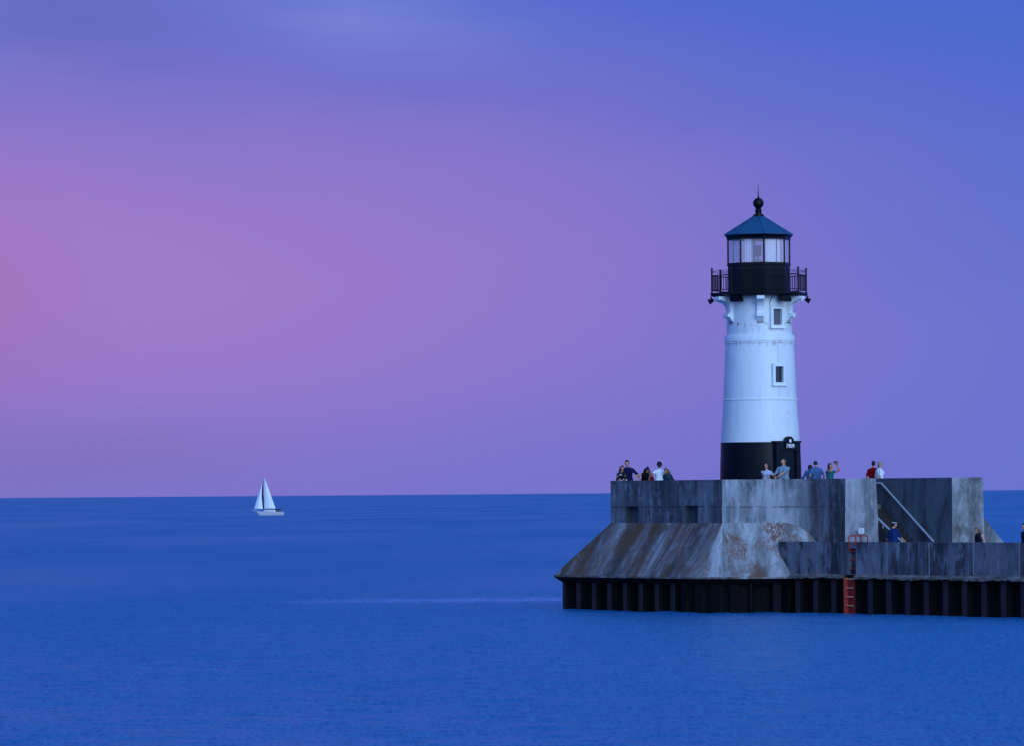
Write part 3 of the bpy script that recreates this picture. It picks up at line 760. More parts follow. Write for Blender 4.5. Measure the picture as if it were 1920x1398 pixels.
# vertical plate joints above and below the lower window
for (za_, zb2) in ((645, 681), (725, 744)):
    b = MB(); b.tube([on(28.6, rad(tz(y)) + .004, tz(y)) for y in (za_, (za_ + zb2) / 2, zb2)], .008, 5)
    b.build('plate_joint', plain('grey_grime', (.42, .45, .50), .8), lh)
b = MB(); zc = tz(776); r = rad(zc) + .001
b.tube([on(44 + 4.2 * math.cos(k * math.tau / 14), r, zc + .12 * math.sin(k * math.tau / 14)) for k in range(15)], .005, 4)
b.build('patch_outline', plain('grey_grime', (.42, .45, .50), .8), lh)
# door casing on the black base
az_d = 37.5; a = math.radians(az_d); R0 = tr_(76)
RT = Matrix.Rotation(a, 3, 'Z')
def Dp(x, y, zz): return Vector((TX, TY, 0)) + RT @ Vector((x, -(R0 + y), zz))
b = MB(); cwid, ctop = 1.66, tz(827)
def dbox(mb, x0, x1, y0, y1, z0, z1):
    mb.box(Dp((x0 + x1) / 2, (y0 + y1) / 2, (z0 + z1) / 2), (abs(x1 - x0), abs(y1 - y0), z1 - z0), a)
dz0, dz1 = ZD, tz(844)
dbox(b, -.62, -.42, -.25, .10, dz0, ctop); dbox(b, .42, .62, -.25, .10, dz0, ctop); dbox(b, -.42, .42, -.25, .10, dz1, ctop)
dbox(b, -.66, .66, -.2, .125, ctop - .07, ctop + .012)
dc = b.build('door', M_door, lh)
b = MB(); dbox(b, -.42, .42, -.22, -.02, dz0, dz1); b.build('door_leaf', plain('door_blue_black', (.007, .010, .020), .4, .2, 4, .2), dc)
b = MB()
for zz in (dz0 + .15, dz0 + .85, dz0 + 1.55):
    dbox(b, -.30, .30, -.02, -.006, zz, zz + .5)
b.build('door_panel', M_door, dc)
b = MB(); b.tube([Dp(.33, -.02, dz0 + 1.0), Dp(.33, .05, dz0 + 1.0), Dp(.24, .05, dz0 + 1.0)], .014, 6); b.build('handle', M_galv, dc)
# date plaque with half-round head
az_p = 38.5; a = math.radians(az_p); RT = Matrix.Rotation(a, 3, 'Z')
pz = tz(828.5); yy = .16
b = MB(); n = 16; rr = .235
vs = [Dp(-rr, .0, pz - .27), Dp(rr, .0, pz - .27)] + [Dp(rr * math.cos(k * math.pi / n), .0, pz - .04 + rr * 1.12 * math.sin(k * math.pi / n)) for k in range(n + 1)]
vs2 = [Dp(-rr, yy, pz - .27), Dp(rr, yy, pz - .27)] + [Dp(rr * math.cos(k * math.pi / n), yy, pz - .04 + rr * 1.12 * math.sin(k * math.pi / n)) for k in range(n + 1)]
N_ = len(vs)
b.add(vs + vs2, [tuple(range(N_, 2 * N_))] + [(i, (i + 1) % N_, N_ + (i + 1) % N_, N_ + i) for i in range(N_)])
pq = b.build('date_plaque', M_black, lh)
def text_obj(txt, size, mat, name, parent, loc, az_):
    cu = bpy.data.curves.new(name, 'FONT'); cu.body = txt; cu.size = size; cu.align_x = 'CENTER'; cu.align_y = 'CENTER'; cu.extrude = .006; cu.offset = size * .02; cu.space_character = 1.02
    o = bpy.data.objects.new(name, cu); C.objects.link(o)
    bpy.context.view_layer.update()
    me = bpy.data.meshes.new_from_object(o.evaluated_get(bpy.context.evaluated_depsgraph_get()))
    bpy.data.objects.remove(o, do_unlink=True)
    R3 = Matrix.Rotation(az_, 3, 'Z') @ Matrix.Rotation(math.radians(90), 3, 'X')
    base = Vector((0, 0, 0)); q = parent
    while q is not None: base += Vector(q.location); q = q.parent
    for v in me.vertices: v.co = R3 @ v.co + loc - base
    me.materials.clear(); me.materials.append(mat)
    o = bpy.data.objects.new(name, me); C.objects.link(o); o.parent = parent; return o
text_obj('1909', .22, M_signw, 'date_numeral', pq, Dp(0, yy + .008, pz - .165), a)
b = MB(); b.lathe([(.001, 0)], 3) if False else None
vs = [Dp(.05 * math.cos(k * math.tau / 12) , yy + .03, pz + .045 + .075 * math.sin(k * math.tau / 12)) for k in range(12)]
vs2 = [Dp(.05 * math.cos(k * math.tau / 12) , yy - .01, pz + .045 + .075 * math.sin(k * math.tau / 12)) for k in range(12)]
b.add(vs + vs2, [tuple(range(12))] + [(12 + i, 12 + (i + 1) % 12, (i + 1) % 12, i) for i in range(12)])
b.build('oval_lamp', M_signw, pq)

# gallery deck (octagonal), lantern, roof
PH = math.radians(6.8)
def octa(mb, prof, seg=8, mi=0, cap=True): return mb.lathe(prof, seg, LT, PH, mi, cap)
b = MB(); octa(b, [(tr_(86), tz(557.5)), (tr_(91), tz(555.5)), (tr_(92.5), tz(553)), (tr_(92.5), tz(550.2)), (tr_(91), tz(549.6))]); b.build('gallery_deck', M_black, lh)
b = MB(); octa(b, [(tr_(60), tz(551)), (tr_(60), tz(546)), (tr_(59), tz(545)), (tr_(59), tz(500)), (tr_(60.5), tz(499)), (tr_(60.5), tz(495.3))]); lw_ = b.build('lantern_wall', M_blackpanel, lh)
for k in range(8):     # panel battens on the lantern wall
    a0, a1 = PH + k * math.tau / 8, PH + (k + 1) * math.tau / 8
    p0 = Vector((math.sin(a0), -math.cos(a0), 0)) * tr_(59); p1 = Vector((math.sin(a1), -math.cos(a1), 0)) * tr_(59)
    b = MB()
    for f in (.5,):
        p = p0.lerp(p1, f); b.box((TX + p.x, TY + p.y, (tz(545) + tz(500)) / 2), (.035, .02, tz(500) - tz(545) - .01), (a0 + a1) / 2)
    b.build('batten', M_black, lw_)
# glazing: one pane per side, corner mullions, sill and head rails
for k in range(8):
    a0, a1 = PH + k * math.tau / 8, PH + (k + 1) * math.tau / 8
    e = lambda a_, r, zz: Vector((TX + r * math.sin(a_), TY - r * math.cos(a_), zz))
    p0, p1 = e(a0, tr_(57.6), tz(494.6)), e(a1, tr_(57.6), tz(494.6)); q0, q1 = e(a0, tr_(57.6), tz(449.5)), e(a1, tr_(57.6), tz(449.5))
    b = MB(); b.quad(p0, p1, q1, q0); b.build('lantern_pane', M_glass, lh)
    b = MB(); b.tube([e(a0, tr_(58.4), tz(495.5)), e(a0, tr_(58.4), tz(447))], .035, 6); b.build('mullion', M_black, lh)
b = MB(); octa(b, [(tr_(57), tz(495.6)), (tr_(60.2), tz(495.5)), (tr_(60.2), tz(493.8)), (tr_(57), tz(493.6))], cap=False); b.build('sill_rail', M_black, lh)
b = MB(); octa(b, [(tr_(56), tz(450.2)), (tr_(60.4), tz(450)), (tr_(61), tz(446)), (tr_(65), tz(441.8)), (tr_(65.6), tz(440.8)), (tr_(65.2), tz(440.2))], cap=False); b.build('eaves_cornice', M_black, lh)
b = MB(); octa(b, [(tr_(66), tz(441.2)), (tr_(66), tz(440.4)), (tr_(9.5), tz(405.5)), (tr_(8), tz(404))]); rf = b.build('roof', M_roof, lh)
b = MB()
for k in range(8):
    a0 = PH + k * math.tau / 8
    b.tube([Vector((TX + tr_(65.8) * math.sin(a0), TY - tr_(65.8) * math.cos(a0), tz(440.2))), Vector((TX + tr_(9) * math.sin(a0), TY - tr_(9) * math.cos(a0), tz(405)))], .014, 5)
b.build('ridge_seam', M_roof, rf)
b = MB(); b.lathe([(tr_(10), tz(408)), (tr_(10.3), tz(404)), (tr_(9.6), tz(402.3)), (tr_(6.4), tz(401.5)), (tr_(5.6), tz(398.5)), (tr_(6.3), tz(396)), (tr_(6.3), tz(393.5)), (tr_(4.6), tz(392.5)), (tr_(5.4), tz(391))] +
    [(tr_(10.1 * math.sin(t)), tz(381 - 0) - tr_(10.1) * math.cos(t)) for t in [math.radians(d) for d in range(35, 175, 10)]] + [(tr_(1.6), tz(370)), (tr_(1.1), tz(366)), (tr_(.75), tz(360)), (tr_(.3), tz(345))], 24, LT)
b.build('vent_ball_finial', M_black, lh, True, 50)
# lamp and inner gear
ie = MB(); ie.lathe([(.16, tz(496)), (.16, tz(490)), (.05, tz(488)), (.05, tz(479))], 16, (TX - .06, TY - .55)); ie.build('lamp_pedestal', plain('pedestal_grey', (.25, .27, .32), .5), lh)
b = MB(); b.box((TX - .06, TY - .55, tz(471)), (.22, .22, .42), .2); lp = b.build('lamp_optic', M_black, lh, True)
b = MB(); b.box((TX - .06, TY - .55, tz(480.5)), (.20, .20, .05), .2); b.build('red_lamp_base', M_redd, lp)
for xo, yo in ((-.36, .2), (-.10, .38), (.24, .32), (.42, -.02)):
    b = MB(); b.box((TX + xo * 1.3, TY + yo * 1.6, (tz(494) + tz(450)) / 2), (.05, .05, tz(450) - tz(494)))
    b.build('inner_post', M_whtrim, lh)
M_refl = plain('pale_reflection_tint', (.92, .80, .82), .8, .06, 3)  # added pale panels, standing in for reflections in the lantern panes
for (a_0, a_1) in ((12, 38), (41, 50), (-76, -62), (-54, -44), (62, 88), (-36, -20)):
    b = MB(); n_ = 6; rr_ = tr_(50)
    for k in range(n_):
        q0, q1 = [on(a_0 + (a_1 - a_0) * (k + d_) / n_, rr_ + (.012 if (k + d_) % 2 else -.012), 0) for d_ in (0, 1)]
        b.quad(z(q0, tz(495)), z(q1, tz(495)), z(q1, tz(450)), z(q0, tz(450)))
    b.build('reflection_panel', M_refl, lh)
# gallery railing
RG = tr_(89.5)
zb0, zt0 = tz(549.4), tz(504.5)
for k in range(8):
    a0, a1 = PH + k * math.tau / 8, PH + (k + 1) * math.tau / 8
    e = lambda a_, r, zz: Vector((TX + r * math.sin(a_), TY - r * math.cos(a_), zz))
    b = MB(); b.tube([e(a0, RG, zb0), e(a0, RG, zt0)], .036, 8); p = e(a0, RG, zt0 + .01); b.box(p, (.10, .10, .04)); b.build('railing_post', M_black, lh)
    A_, B_ = e(a0, RG, 0), e(a1, RG, 0)
    b = MB(); zr1, zr0 = tz(517), tz(545)
    b.tube([z(A_, zr1), z(B_, zr1)], .020, 6); b.tube([z(A_, zr0), z(B_, zr0)], .018, 6)
    for f in range(1, 10):
        p = A_.lerp(B_, f / 10); b.tube([z(p, zr0), z(p, zr1)], .0135, 5, cap=False)
    b.build('railing_panel', M_black, lh)
    b = MB()
    for yy_ in (508, 510.5): 
        mid = A_.lerp(B_, .5); b.tube([z(A_, tz(yy_)), z(mid, tz(yy_ + .8)), z(B_, tz(yy_))], .008, 4)
    b.build('railing_cable', M_black, lh)
# brackets under the gallery
def bracket(azd):
    a = math.radians(azd); d = Vector((math.sin(a), -math.cos(a), 0)); s_ = Vector((math.cos(a), math.sin(a), 0))
    r0 = tr_(60.5)
    outl = [(-.08, tz(557.5)), (.66, tz(557.5)), (.66, tz(561.5)), (.58, tz(562.5)), (.50, tz(565.5)), (.40, tz(566.5)), (.27, tz(570)), (.18, tz(576)), (.145, tz(584)), (.15, tz(589.5)), (.25, tz(590.5)), (.25, tz(594.5)), (.16, tz(597)), (.08, tz(602)), (.0, tz(605)), (-.08, tz(605))]
    c0 = Vector((TX, TY, 0)); hw = .135
    def Pq(rz, sd): return c0 + d * (r0 + rz[0]) + s_ * sd + Vector((0, 0, rz[1]))
    n = len(outl); b = MB()
    b.add([Pq(q, -hw) for q in outl] + [Pq(q, hw) for q in outl], [tuple(range(n)), tuple(reversed(range(n, 2 * n)))] + [(i, n + i, n + (i + 1) % n, (i + 1) % n) for i in range(n)])
    for (rr_, yy1, yy2) in ((.63, 557.6, 563.5), (.22, 589, 595.5)):
        p = c0 + d * (r0 + rr_) + Vector((0, 0, (tz(yy1) + tz(yy2)) / 2)); b.box(p, (.31, .12, tz(yy1) - tz(yy2)), a)
    o = b.build('gallery_bracket', M_whtrim, lh, recalc=True)
    b = MB(); b.box(c0 + d * (r0 + .03) + Vector((0, 0, tz(606))), (.25, .07, .035), a); b.build('rusty_foot', M_rust, o)
for azd in (-1, 59, 119, 179, -121, -61): bracket(azd)
# small floodlights on the gallery edge and black horn boxes beneath it
def flood(azd, zz, nm, tilt):
    a = math.radians(azd); d = Vector((math.sin(a), -math.cos(a), 0)); p = Vector((TX, TY, 0)) + d * tr_(90)
    fl = empty(nm, (p.x, p.y, zz), '', 'floodlight'); return fl, p, d
for azd, lab in ((-86, 'small black floodlight hanging from the left edge of the lighthouse gallery'), (84, 'small black floodlight hanging from the right edge of the lighthouse gallery')):
    a = math.radians(azd); d = Vector((math.sin(a), -math.cos(a), 0)); p = Vector((TX, TY, 0)) + d * tr_(90.5)
    fl = empty('floodlight', (p.x, p.y, tz(557)), lab, 'floodlight', 'floodlights on the gallery edge')
    b = MB(); b.tube([z(p, tz(556)), z(p, tz(560))], .03, 6); b.build('yoke', M_black, fl)
    b = MB(); ax = (d + Vector((0, 0, -.55))).normalized(); c1 = z(p, tz(564)) - ax * .10
    b.tube([c1, c1 + ax * .06, c1 + ax * .15, c1 + ax * .21], .06, 12, .115); b.build('lamp_head', M_black, fl, True, 40)
for px, lab in ((1380, 'left one, beside the left bracket'), (1470, 'right one, above the upper window')):
    off = (px - 1425.6) / KS
    r_ = tr_(78); a = math.asin(off / r_); p = Vector((TX + off, TY - r_ * math.cos(a), tz(562.5)))
    hb = empty('horn_box', p, 'rounded black horn box under the lighthouse gallery, ' + lab, 'fog horn', 'horn boxes under the gallery')
    b = MB(); w2, h2, dd = .225, .125, .16
    oc = []
    for cx, cz, a0 in ((w2 - .09, h2 - .04, 0), (-w2 + .04, h2 - .04, 90), (-w2 + (.02 if px > 1425 else .0) + .09, -h2 + .09, 180), (w2 - .07, -h2 + .07, 270)):
        rc = .04 if a0 < 100 else .08
        for k in range(4): t = math.radians(a0 + k * 30); oc.append((cx + rc * math.cos(t), cz + rc * math.sin(t)))
    n = len(oc); Rz = Matrix.Rotation(a, 3, 'Z')
    b.add([p + Rz @ Vector((x, -dd, zz)) for x, zz in oc] + [p + Rz @ Vector((x, dd, zz)) for x, zz in oc], [tuple(range(n)), tuple(reversed(range(n, 2 * n)))] + [(i, n + i, n + (i + 1) % n, (i + 1) % n) for i in range(n)])
    b.build('housing', M_black, hb, recalc=True)
    b = MB(); b.box(p + Vector((0, 0, .14)), (.08, .08, .06)); b.build('mounting', M_black, hb)
# conduit from the deck to the upper window
b = MB(); b.tube([on(20, tr_(66), tz(559)), on(17, tr_(62), tz(566)), on(15.5, tr_(61.4), tz(572)), on(16, tr_(61.4), tz(575))], .014, 5); b.build('conduit', M_black, lh)

# ------------------------------------------------------------------ sailboat
BY = 1259.0; bp = at_y(506, 965.3, BY); kb = F / BY
sb = empty('sailboat', (bp.x, BY, 0), 'white sailboat with two raised sails far out on the lake', 'sailboat')
def bx(px): return bp.x + (px - 506) / kb
def bz(py): return (965.8 - py) / kb
hull = MB(); secs = []
NSx = 14
for i in range(NSx + 1):
    f = i / NSx; x = bx(481) + (bx(532.3) - bx(481)) * f
    w = 1.15 * math.sin(math.pi * min(1, .04 + f * .62)) ** .75 if f < 1 else 1.0
    ztop = bz(957.6) + (bz(959.8) - bz(957.6)) * f
    xk_ = x + (.55 * (1 - f) ** 2)
    ring = []
    for k in range(9):
        t = -1 + 2 * k / 8; y_ = w * t; zz = ztop - (ztop + .35) * (1 - abs(t) ** 3.0)
        xx = x + (.95 * (1 - f) ** 3) * (1 - abs(t) ** 3)
        ring.append((xx, BY + y_, zz))
    secs.append(ring)
vs = [p for r_ in secs for p in r_]
fs = [(i * 9 + k, (i + 1) * 9 + k, (i + 1) * 9 + k + 1, i * 9 + k + 1) for i in range(NSx) for k in range(8)]
fs += [tuple(i * 9 for i in range(NSx + 1)) + tuple(i * 9 + 8 for i in range(NSx, -1, -1)), tuple(NSx * 9 + k for k in range(9)), tuple(range(8, -1, -1))]
hull.add(vs, fs); hull.build('hull', M_hull, sb, True, 40, recalc=True)
cb = MB(); lo_ = [Vector((bx(494), BY - .62, 0)), Vector((bx(517), BY - .7, 0)), Vector((bx(517), BY + .7, 0)), Vector((bx(494), BY + .62, 0))]
hi_ = [Vector((bx(497), BY - .5, 0)), Vector((bx(516.5), BY - .58, 0)), Vector((bx(516.5), BY + .58, 0)), Vector((bx(497), BY + .5, 0))]
cb.prism(lo_, hi_, bz(959.4), bz(955.6)); cbn = cb.build('cabin', M_hull, sb)
for px in (498.5, 502.5, 507, 511.5):
    b = MB(); b.box((bx(px), BY - .625, bz(957.6)), (.24, .06, .13)); b.build('cabin_window', M_pane, cbn)
b = MB(); b.tube([(bx(496.2), BY, bz(958)), (bx(496.2), BY, bz(894.3))], .07, 8, .045); b.build('mast', M_alloy, sb, True)
b = MB(); b.tube([(bx(496.2), BY, bz(954.4)), (bx(518), BY - .25, bz(954.0))], .06, 8); b.build('boom', M_canvas, sb)
def sail(mb, P0, P1, P2, bel, rows=14, cols=8, concave=0.0):
    """P0 foot at luff, P1 head, P2 foot at leech"""
    P0, P1, P2 = map(Vector, (P0, P1, P2)); vs = []
    for i in range(rows + 1):
        f = i / rows; a = P0.lerp(P1, f); c = P2.lerp(P1, f); c = c + (a - c).normalized() * concave * math.sin(math.pi * f) if (a - c).length > 1e-6 else c
        for j in range(cols + 1):
            h_ = j / cols; p = a.lerp(c, h_); p.y += bel * math.sin(math.pi * h_) * (1 - f * .7); vs.append(p)
    c1 = cols + 1
    fs = [(i * c1 + j, i * c1 + j + 1, (i + 1) * c1 + j + 1, (i + 1) * c1 + j) for i in range(rows) for j in range(cols)]
    n = len(vs); vs2 = [p + Vector((0, .02, 0)) for p in vs]
    mb.add(vs + vs2, fs + [tuple(n + k for k in reversed(f)) for f in fs])
b = MB(); sail(b, (bx(496.6), BY, bz(953.2)), (bx(496.4), BY, bz(895.3)), (bx(516.8), BY - .25, bz(953)), -.35); b.build('mainsail', M_sail, sb, True, 80)
b = MB(); sail(b, (bx(476.4), BY, bz(953.3)), (bx(493.4), BY, bz(899.3)), (bx(493.4), BY - .55, bz(953.6)), -.4, concave=.30); b.build('headsail', M_sail, sb, True, 80)
# dark leech strip of the headsail
b = MB(); vs = []; rows = 14
P0, P1, P2 = Vector((bx(476.4), BY, bz(953.3))), Vector((bx(493.4), BY, bz(899.3))), Vector((bx(493.4), BY - .55, bz(953.6)))
for i in range(rows + 1):
    f = i / rows; a = P0.lerp(P1, f); c = P2.lerp(P1, f)
    if (a - c).length > 1e-6: c = c + (a - c).normalized() * .30 * math.sin(math.pi * f)
    wdt = .30 * (math.sin(math.pi * min(1, f * .9 + .12)) ** .7) + .06
    vs += [c + Vector((-.02, -.03, 0)), c + Vector((wdt, .25, 0)), c + Vector((-.02, .0, 0)), c + Vector((wdt, .28, 0))]
fs = []
for i in range(rows):
    o_ = i * 4; fs += [(o_, o_ + 1, o_ + 5, o_ + 4), (o_ + 3, o_ + 2, o_ + 6, o_ + 7)]
b.add(vs, fs); b.build('leech_strip', M_saildark, sb)
b = MB()      # canvas dodger and cockpit awning
n = 8; vs = []
for k in range(n + 1):
    t = math.pi * k / n
    for xx in (bx(515.8), bx(522), bx(527)): 
        zf = 1.0 if xx < bx(526) else .75
        vs.append((xx, BY - .62 * math.cos(t), bz(958.5) + (.62 * zf) * math.sin(t) ** .7 if 0 < k < n else bz(958.5)))
b.add(vs, [(k * 3 + j, k * 3 + j + 1, (k + 1) * 3 + j + 1, (k + 1) * 3 + j) for k in range(n) for j in range(2)])
b.build('cockpit_awning', M_canvas, sb, True, 60)
b = MB()
for yy_ in (-.3, .3):
    b.tube([(bx(486), BY + yy_ * 1.6, bz(958)), (bx(480), BY + yy_, bz(955.8)), (bx(473.6), BY, bz(955.2))], .035, 5)
b.tube([(bx(483), BY, bz(958)), (bx(473), BY, bz(956.4))], .09, 6)
b.build('bow_pulpit', M_alloy, sb)
b = MB()
for px in (520, 525, 530): b.tube([(bx(px), BY - .8, bz(959.5)), (bx(px), BY - .8, bz(956.3))], .022, 4)
b.tube([(bx(518), BY - .8, bz(956.4)), (bx(531), BY - .8, bz(956.6))], .018, 4)
b.build('stern_rail', M_alloy, sb)

# ------------------------------------------------------------------ people
SK = plain('skin_fair', (.66, .27, .17), .55, .08, 12); SKD = plain('skin_tan', (.34, .165, .11), .55, .08, 12)
def cloth(nm, col): return plain('cloth_' + nm, col, .85, .22, 9, .1)
def hairm(nm, col): return plain('hair_' + nm, col, .6, .35, 30, .3)
H_BLACK = hairm('black', (.010, .008, .010)); H_BROWN = hairm('brown', (.055, .028, .018)); H_RED = hairm('auburn', (.10, .022, .016)); H_BLOND = hairm('blond', (.36, .27, .17)); H_LBR = hairm('light_brown', (.16, .095, .06))
# black and white print
m, g_ = newmat('cloth_floral_print'); tc_ = g_.n('ShaderNodeTexCoord')
vo = g_.n('ShaderNodeTexVoronoi'); vo.inputs['Scale'].default_value = 9; g_.link(tc_.outputs['Object'], vo.inputs['Vector'])
finish(g_, g_.mix(g_.rng(vo.outputs['Distance'], .30, .36), (.65, .55, .55), (.012, .010, .014)), .85); M_floral = m

def caps(mb, a, b, ra, rb, seg=10):
    a, b = Vector(a), Vector(b); d = b - a; L = d.length
    if L < 1e-6: d = Vector((0, 0, 1))
    d.normalize(); x = d.orthogonal().normalized(); y = d.cross(x); rings = []
    K = 4
    for k in range(K + 1):
        t = math.pi / 2 * (1 - k / K); rings.append((a - d * ra * math.sin(t), max(1e-4, ra * math.cos(t))))
    for k in range(K + 1):
        t = math.pi / 2 * k / K; rings.append((b + d * rb * math.sin(t), max(1e-4, rb * math.cos(t))))
    vs = [c + (x * math.cos(j * math.tau / seg) + y * math.sin(j * math.tau / seg)) * r for c, r in rings for j in range(seg)]
    n = len(rings)
    fs = [(i * seg + j, i * seg + (j + 1) % seg, (i + 1) * seg + (j + 1) % seg, (i + 1) * seg + j) for i in range(n - 1) for j in range(seg)]
    fs += [tuple(reversed(range(seg))), tuple(range((n - 1) * seg, n * seg))]
    mb.add(vs, fs)
def ell(mb, c, r, R=None, seg=14, rg=9):
    R = R or Matrix.Identity(3); vs = []
    for i in range(rg + 1):
        t = math.pi * i / rg
        for j in range(seg):
            p = j * math.tau / seg
            vs.append(Vector(c) + R @ Vector((r[0] * max(1e-3, math.sin(t)) * math.cos(p), r[1] * max(1e-3, math.sin(t)) * math.sin(p), -r[2] * math.cos(t))))
    fs = [(i * seg + j, i * seg + (j + 1) % seg, (i + 1) * seg + (j + 1) % seg, (i + 1) * seg + j) for i in range(rg) for j in range(seg)]
    fs += [tuple(reversed(range(seg))), tuple(range(rg * seg, (rg + 1) * seg))]
    mb.add(vs, fs)
def remeshed(mb, name, mat, parent, vox, smooth=2):
    me = bpy.data.meshes.new(name); me.from_pydata([tuple(v) for v in mb.v], [], mb.f)
    o = bpy.data.objects.new(name, me); C.objects.link(o)
    r = o.modifiers.new('r', 'REMESH'); r.mode = 'VOXEL'; r.voxel_size = vox; r.use_smooth_shade = True
    if smooth: s_ = o.modifiers.new('s', 'SMOOTH'); s_.iterations = smooth; s_.factor = .5
    m2 = bpy.data.meshes.new_from_object(o.evaluated_get(bpy.context.evaluated_depsgraph_get()))
    bpy.data.objects.remove(o, do_unlink=True); m2.name = name
    m2.materials.clear(); m2.materials.append(mat)
    o = bpy.data.objects.new(name, m2); C.objects.link(o)
    if parent: o.parent = parent
    return o
def ik(S_, T_, l1, l2, pole):
    d = T_ - S_; L = min(d.length, (l1 + l2) * .995); d = d.normalized(); T2 = S_ + d * L
    a = (l1 * l1 - l2 * l2 + L * L) / (2 * L); h_ = math.sqrt(max(0, l1 * l1 - a * a))
    pv = Vector(pole); pv = (pv - d * pv.dot(d)); pv = pv.normalized() if pv.length > 1e-4 else d.orthogonal().normalized()
    return S_ + d * a + pv * h_, T2
def person(px, t_, zfeet, H=1.72, face=0, lean=0, side=0, headyaw=0, headpitch=0, headroll=0, lh_=None, rh_=None, poleL=(-.3, -.8, -.5), poleR=(.3, -.8, -.5),
           shirt=None, sleeve=.75, pants=None, skin=None, hair='short', hairmat=None, build=1.0, label='', bust=0, s_=None, hand='relax', group=None, cap=None, twist=0):
    skin = skin or SK; k = H / 1.75
    if s_ is None: s_ = hit(px, t_, 890)
    base = pt(s_, t_, zfeet)
    # shirt reference for feet
    mb = MB()
    Hp = Vector((0, 0, .93)) * k
    RL = Matrix.Rotation(math.radians(-lean), 3, 'X') @ Matrix.Rotation(math.radians(side), 3, 'Y') @ Matrix.Rotation(math.radians(twist), 3, 'Z')
    def up(x, y, zz): return Hp + RL @ (Vector((x, y, zz - .93)) * k)     # torso space
    B = build
    waist, chest, neck = up(0, 0, 1.10), up(0, .01, 1.30), up(0, -.01, 1.47)
    shL, shR = up(-.168 * B ** .5, 0, 1.375), up(.168 * B ** .5, 0, 1.375)
    HR = RL @ Matrix.Rotation(math.radians(-headyaw), 3, 'Z') @ Matrix.Rotation(math.radians(-headpitch), 3, 'X') @ Matrix.Rotation(math.radians(headroll), 3, 'Y')
    nb = up(0, .005, 1.50); hc = nb + HR @ (Vector((0, .025, .135)) * k)
    # torso
    def torso(m_, g_r=0.0, zlow=.93):
        for sgn in (-1, 1):
            caps(m_, up(.055 * sgn * B, 0, 1.30), up(.05 * sgn * B, 0, 1.12), (.115 * B + g_r) * k, (.10 * B + g_r) * k)
            caps(m_, up(.06 * sgn * B, 0, 1.06), up(.075 * sgn * B, 0, zlow + .03), (.102 * B + g_r) * k, (.108 * B + g_r) * k)
            caps(m_, up(.04 * sgn, -.01, 1.40), up(.138 * sgn * B ** .5, 0, 1.362), (.072 + g_r) * k, (.052 + g_r) * k)
            if bust: ell(m_, up(.075 * sgn, .10, 1.27), ((.07 + g_r) * k,) * 3)
        caps(m_, up(0, 0, 1.33), up(0, 0, 1.0), (.105 * B + g_r) * k, (.10 * B + g_r) * k)
    torso(mb)
    caps(mb, up(0, -.012, 1.44), nb + HR @ (Vector((0, .005, .05)) * k), .058 * k, .052 * k)
    ell(mb, hc, (.074 * k, .092 * k, .112 * k), HR)
    ell(mb, hc + HR @ (Vector((0, .028, -.055)) * k), (.052 * k, .062 * k, .060 * k), HR)
    caps(mb, hc + HR @ (Vector((0, .088, .018)) * k), hc + HR @ (Vector((0, .108, -.022)) * k), .009 * k, .014 * k, 8)
    for sgn in (-1, 1): ell(mb, hc + HR @ (Vector((.075 * sgn, -.005, -.005)) * k), (.012 * k, .022 * k, .032 * k), HR, 8, 6)
    # legs
    legs = []
    for sgn in (-1, 1):
        hp = Vector((.095 * sgn, 0, .90)) * k; kn = Vector((.10 * sgn, .02 + .02 * sgn, .49)) * k; an = Vector((.11 * sgn, -.01, .08)) * k
        caps(mb, hp, kn, .085 * B * k, .055 * k); caps(mb, kn, an, .056 * k, .038 * k)
        caps(mb, Vector((.11 * sgn, -.03, .045)) * k, Vector((.13 * sgn, .15, .035)) * k, .042 * k, .034 * k)
        legs.append((hp, kn, an))
    # arms and hands
    arms = []
    for sgn, sh_, tgt, pole in ((-1, shL, lh_, poleL), (1, shR, rh_, poleR)):
        T_ = (Hp + (Vector(tgt) - Vector((0, 0, .93))) * k) if tgt else up(.25 * sgn * B ** .5, .05, .88)
        el_, wr = ik(sh_, T_, .30 * k, .265 * k, Vector(pole))
        caps(mb, sh_, el_, .050 * B ** .5 * k, .041 * k); caps(mb, el_, wr, .041 * k, .027 * k)
        f = (wr - el_).normalized(); sd = f.cross(Vector((0, 0, 1))); sd = sd.normalized() if sd.length > .15 else Vector((0, 1, 0)); nn = sd.cross(f)
        if hand == 'relax': pass
        pm = wr + f * .055 * k
        for q in (-1.5, -.5, .5, 1.5):      # palm
            caps(mb, wr + sd * q * .012 * k, wr + f * .085 * k + sd * q * .019 * k, .016 * k, .0135 * k, 8)
        for q, Lf in ((-1.5, .060), (-.5, .075), (.5, .080), (1.5, .070)):
            p0 = wr + f * .09 * k + sd * q * .0195 * k; p1 = p0 + (f - nn * .28).normalized() * Lf * .55 * k; p2 = p1 + (f - nn * .9).normalized() * Lf * .5 * k
            caps(mb, p0, p1, .0105 * k, .0095 * k, 6); caps(mb, p1, p2, .0095 * k, .0085 * k, 6)
        tb = wr + f * .03 * k + sd * .03 * k * (-sgn); t1 = tb + (f * .6 + sd * (-sgn) * .7 - nn * .2).normalized() * .04 * k
        caps(mb, tb, t1, .0125 * k, .011 * k, 6); caps(mb, t1, t1 + f * .03 * k, .011 * k, .009 * k, 6)
        arms.append((sh_, el_, wr))
    body = remeshed(mb, 'person', skin, None, .0105 * k, 2)
    body.location = base; body.rotation_euler = (0, 0, math.radians(face))
    tag(body, label, 'person', group)
    # clothing
    m_ = MB(); torso(m_, .016, .90)
    caps(m_, up(0, -.005, 1.40), up(0, -.01, 1.45), .085 * k, .062 * k)
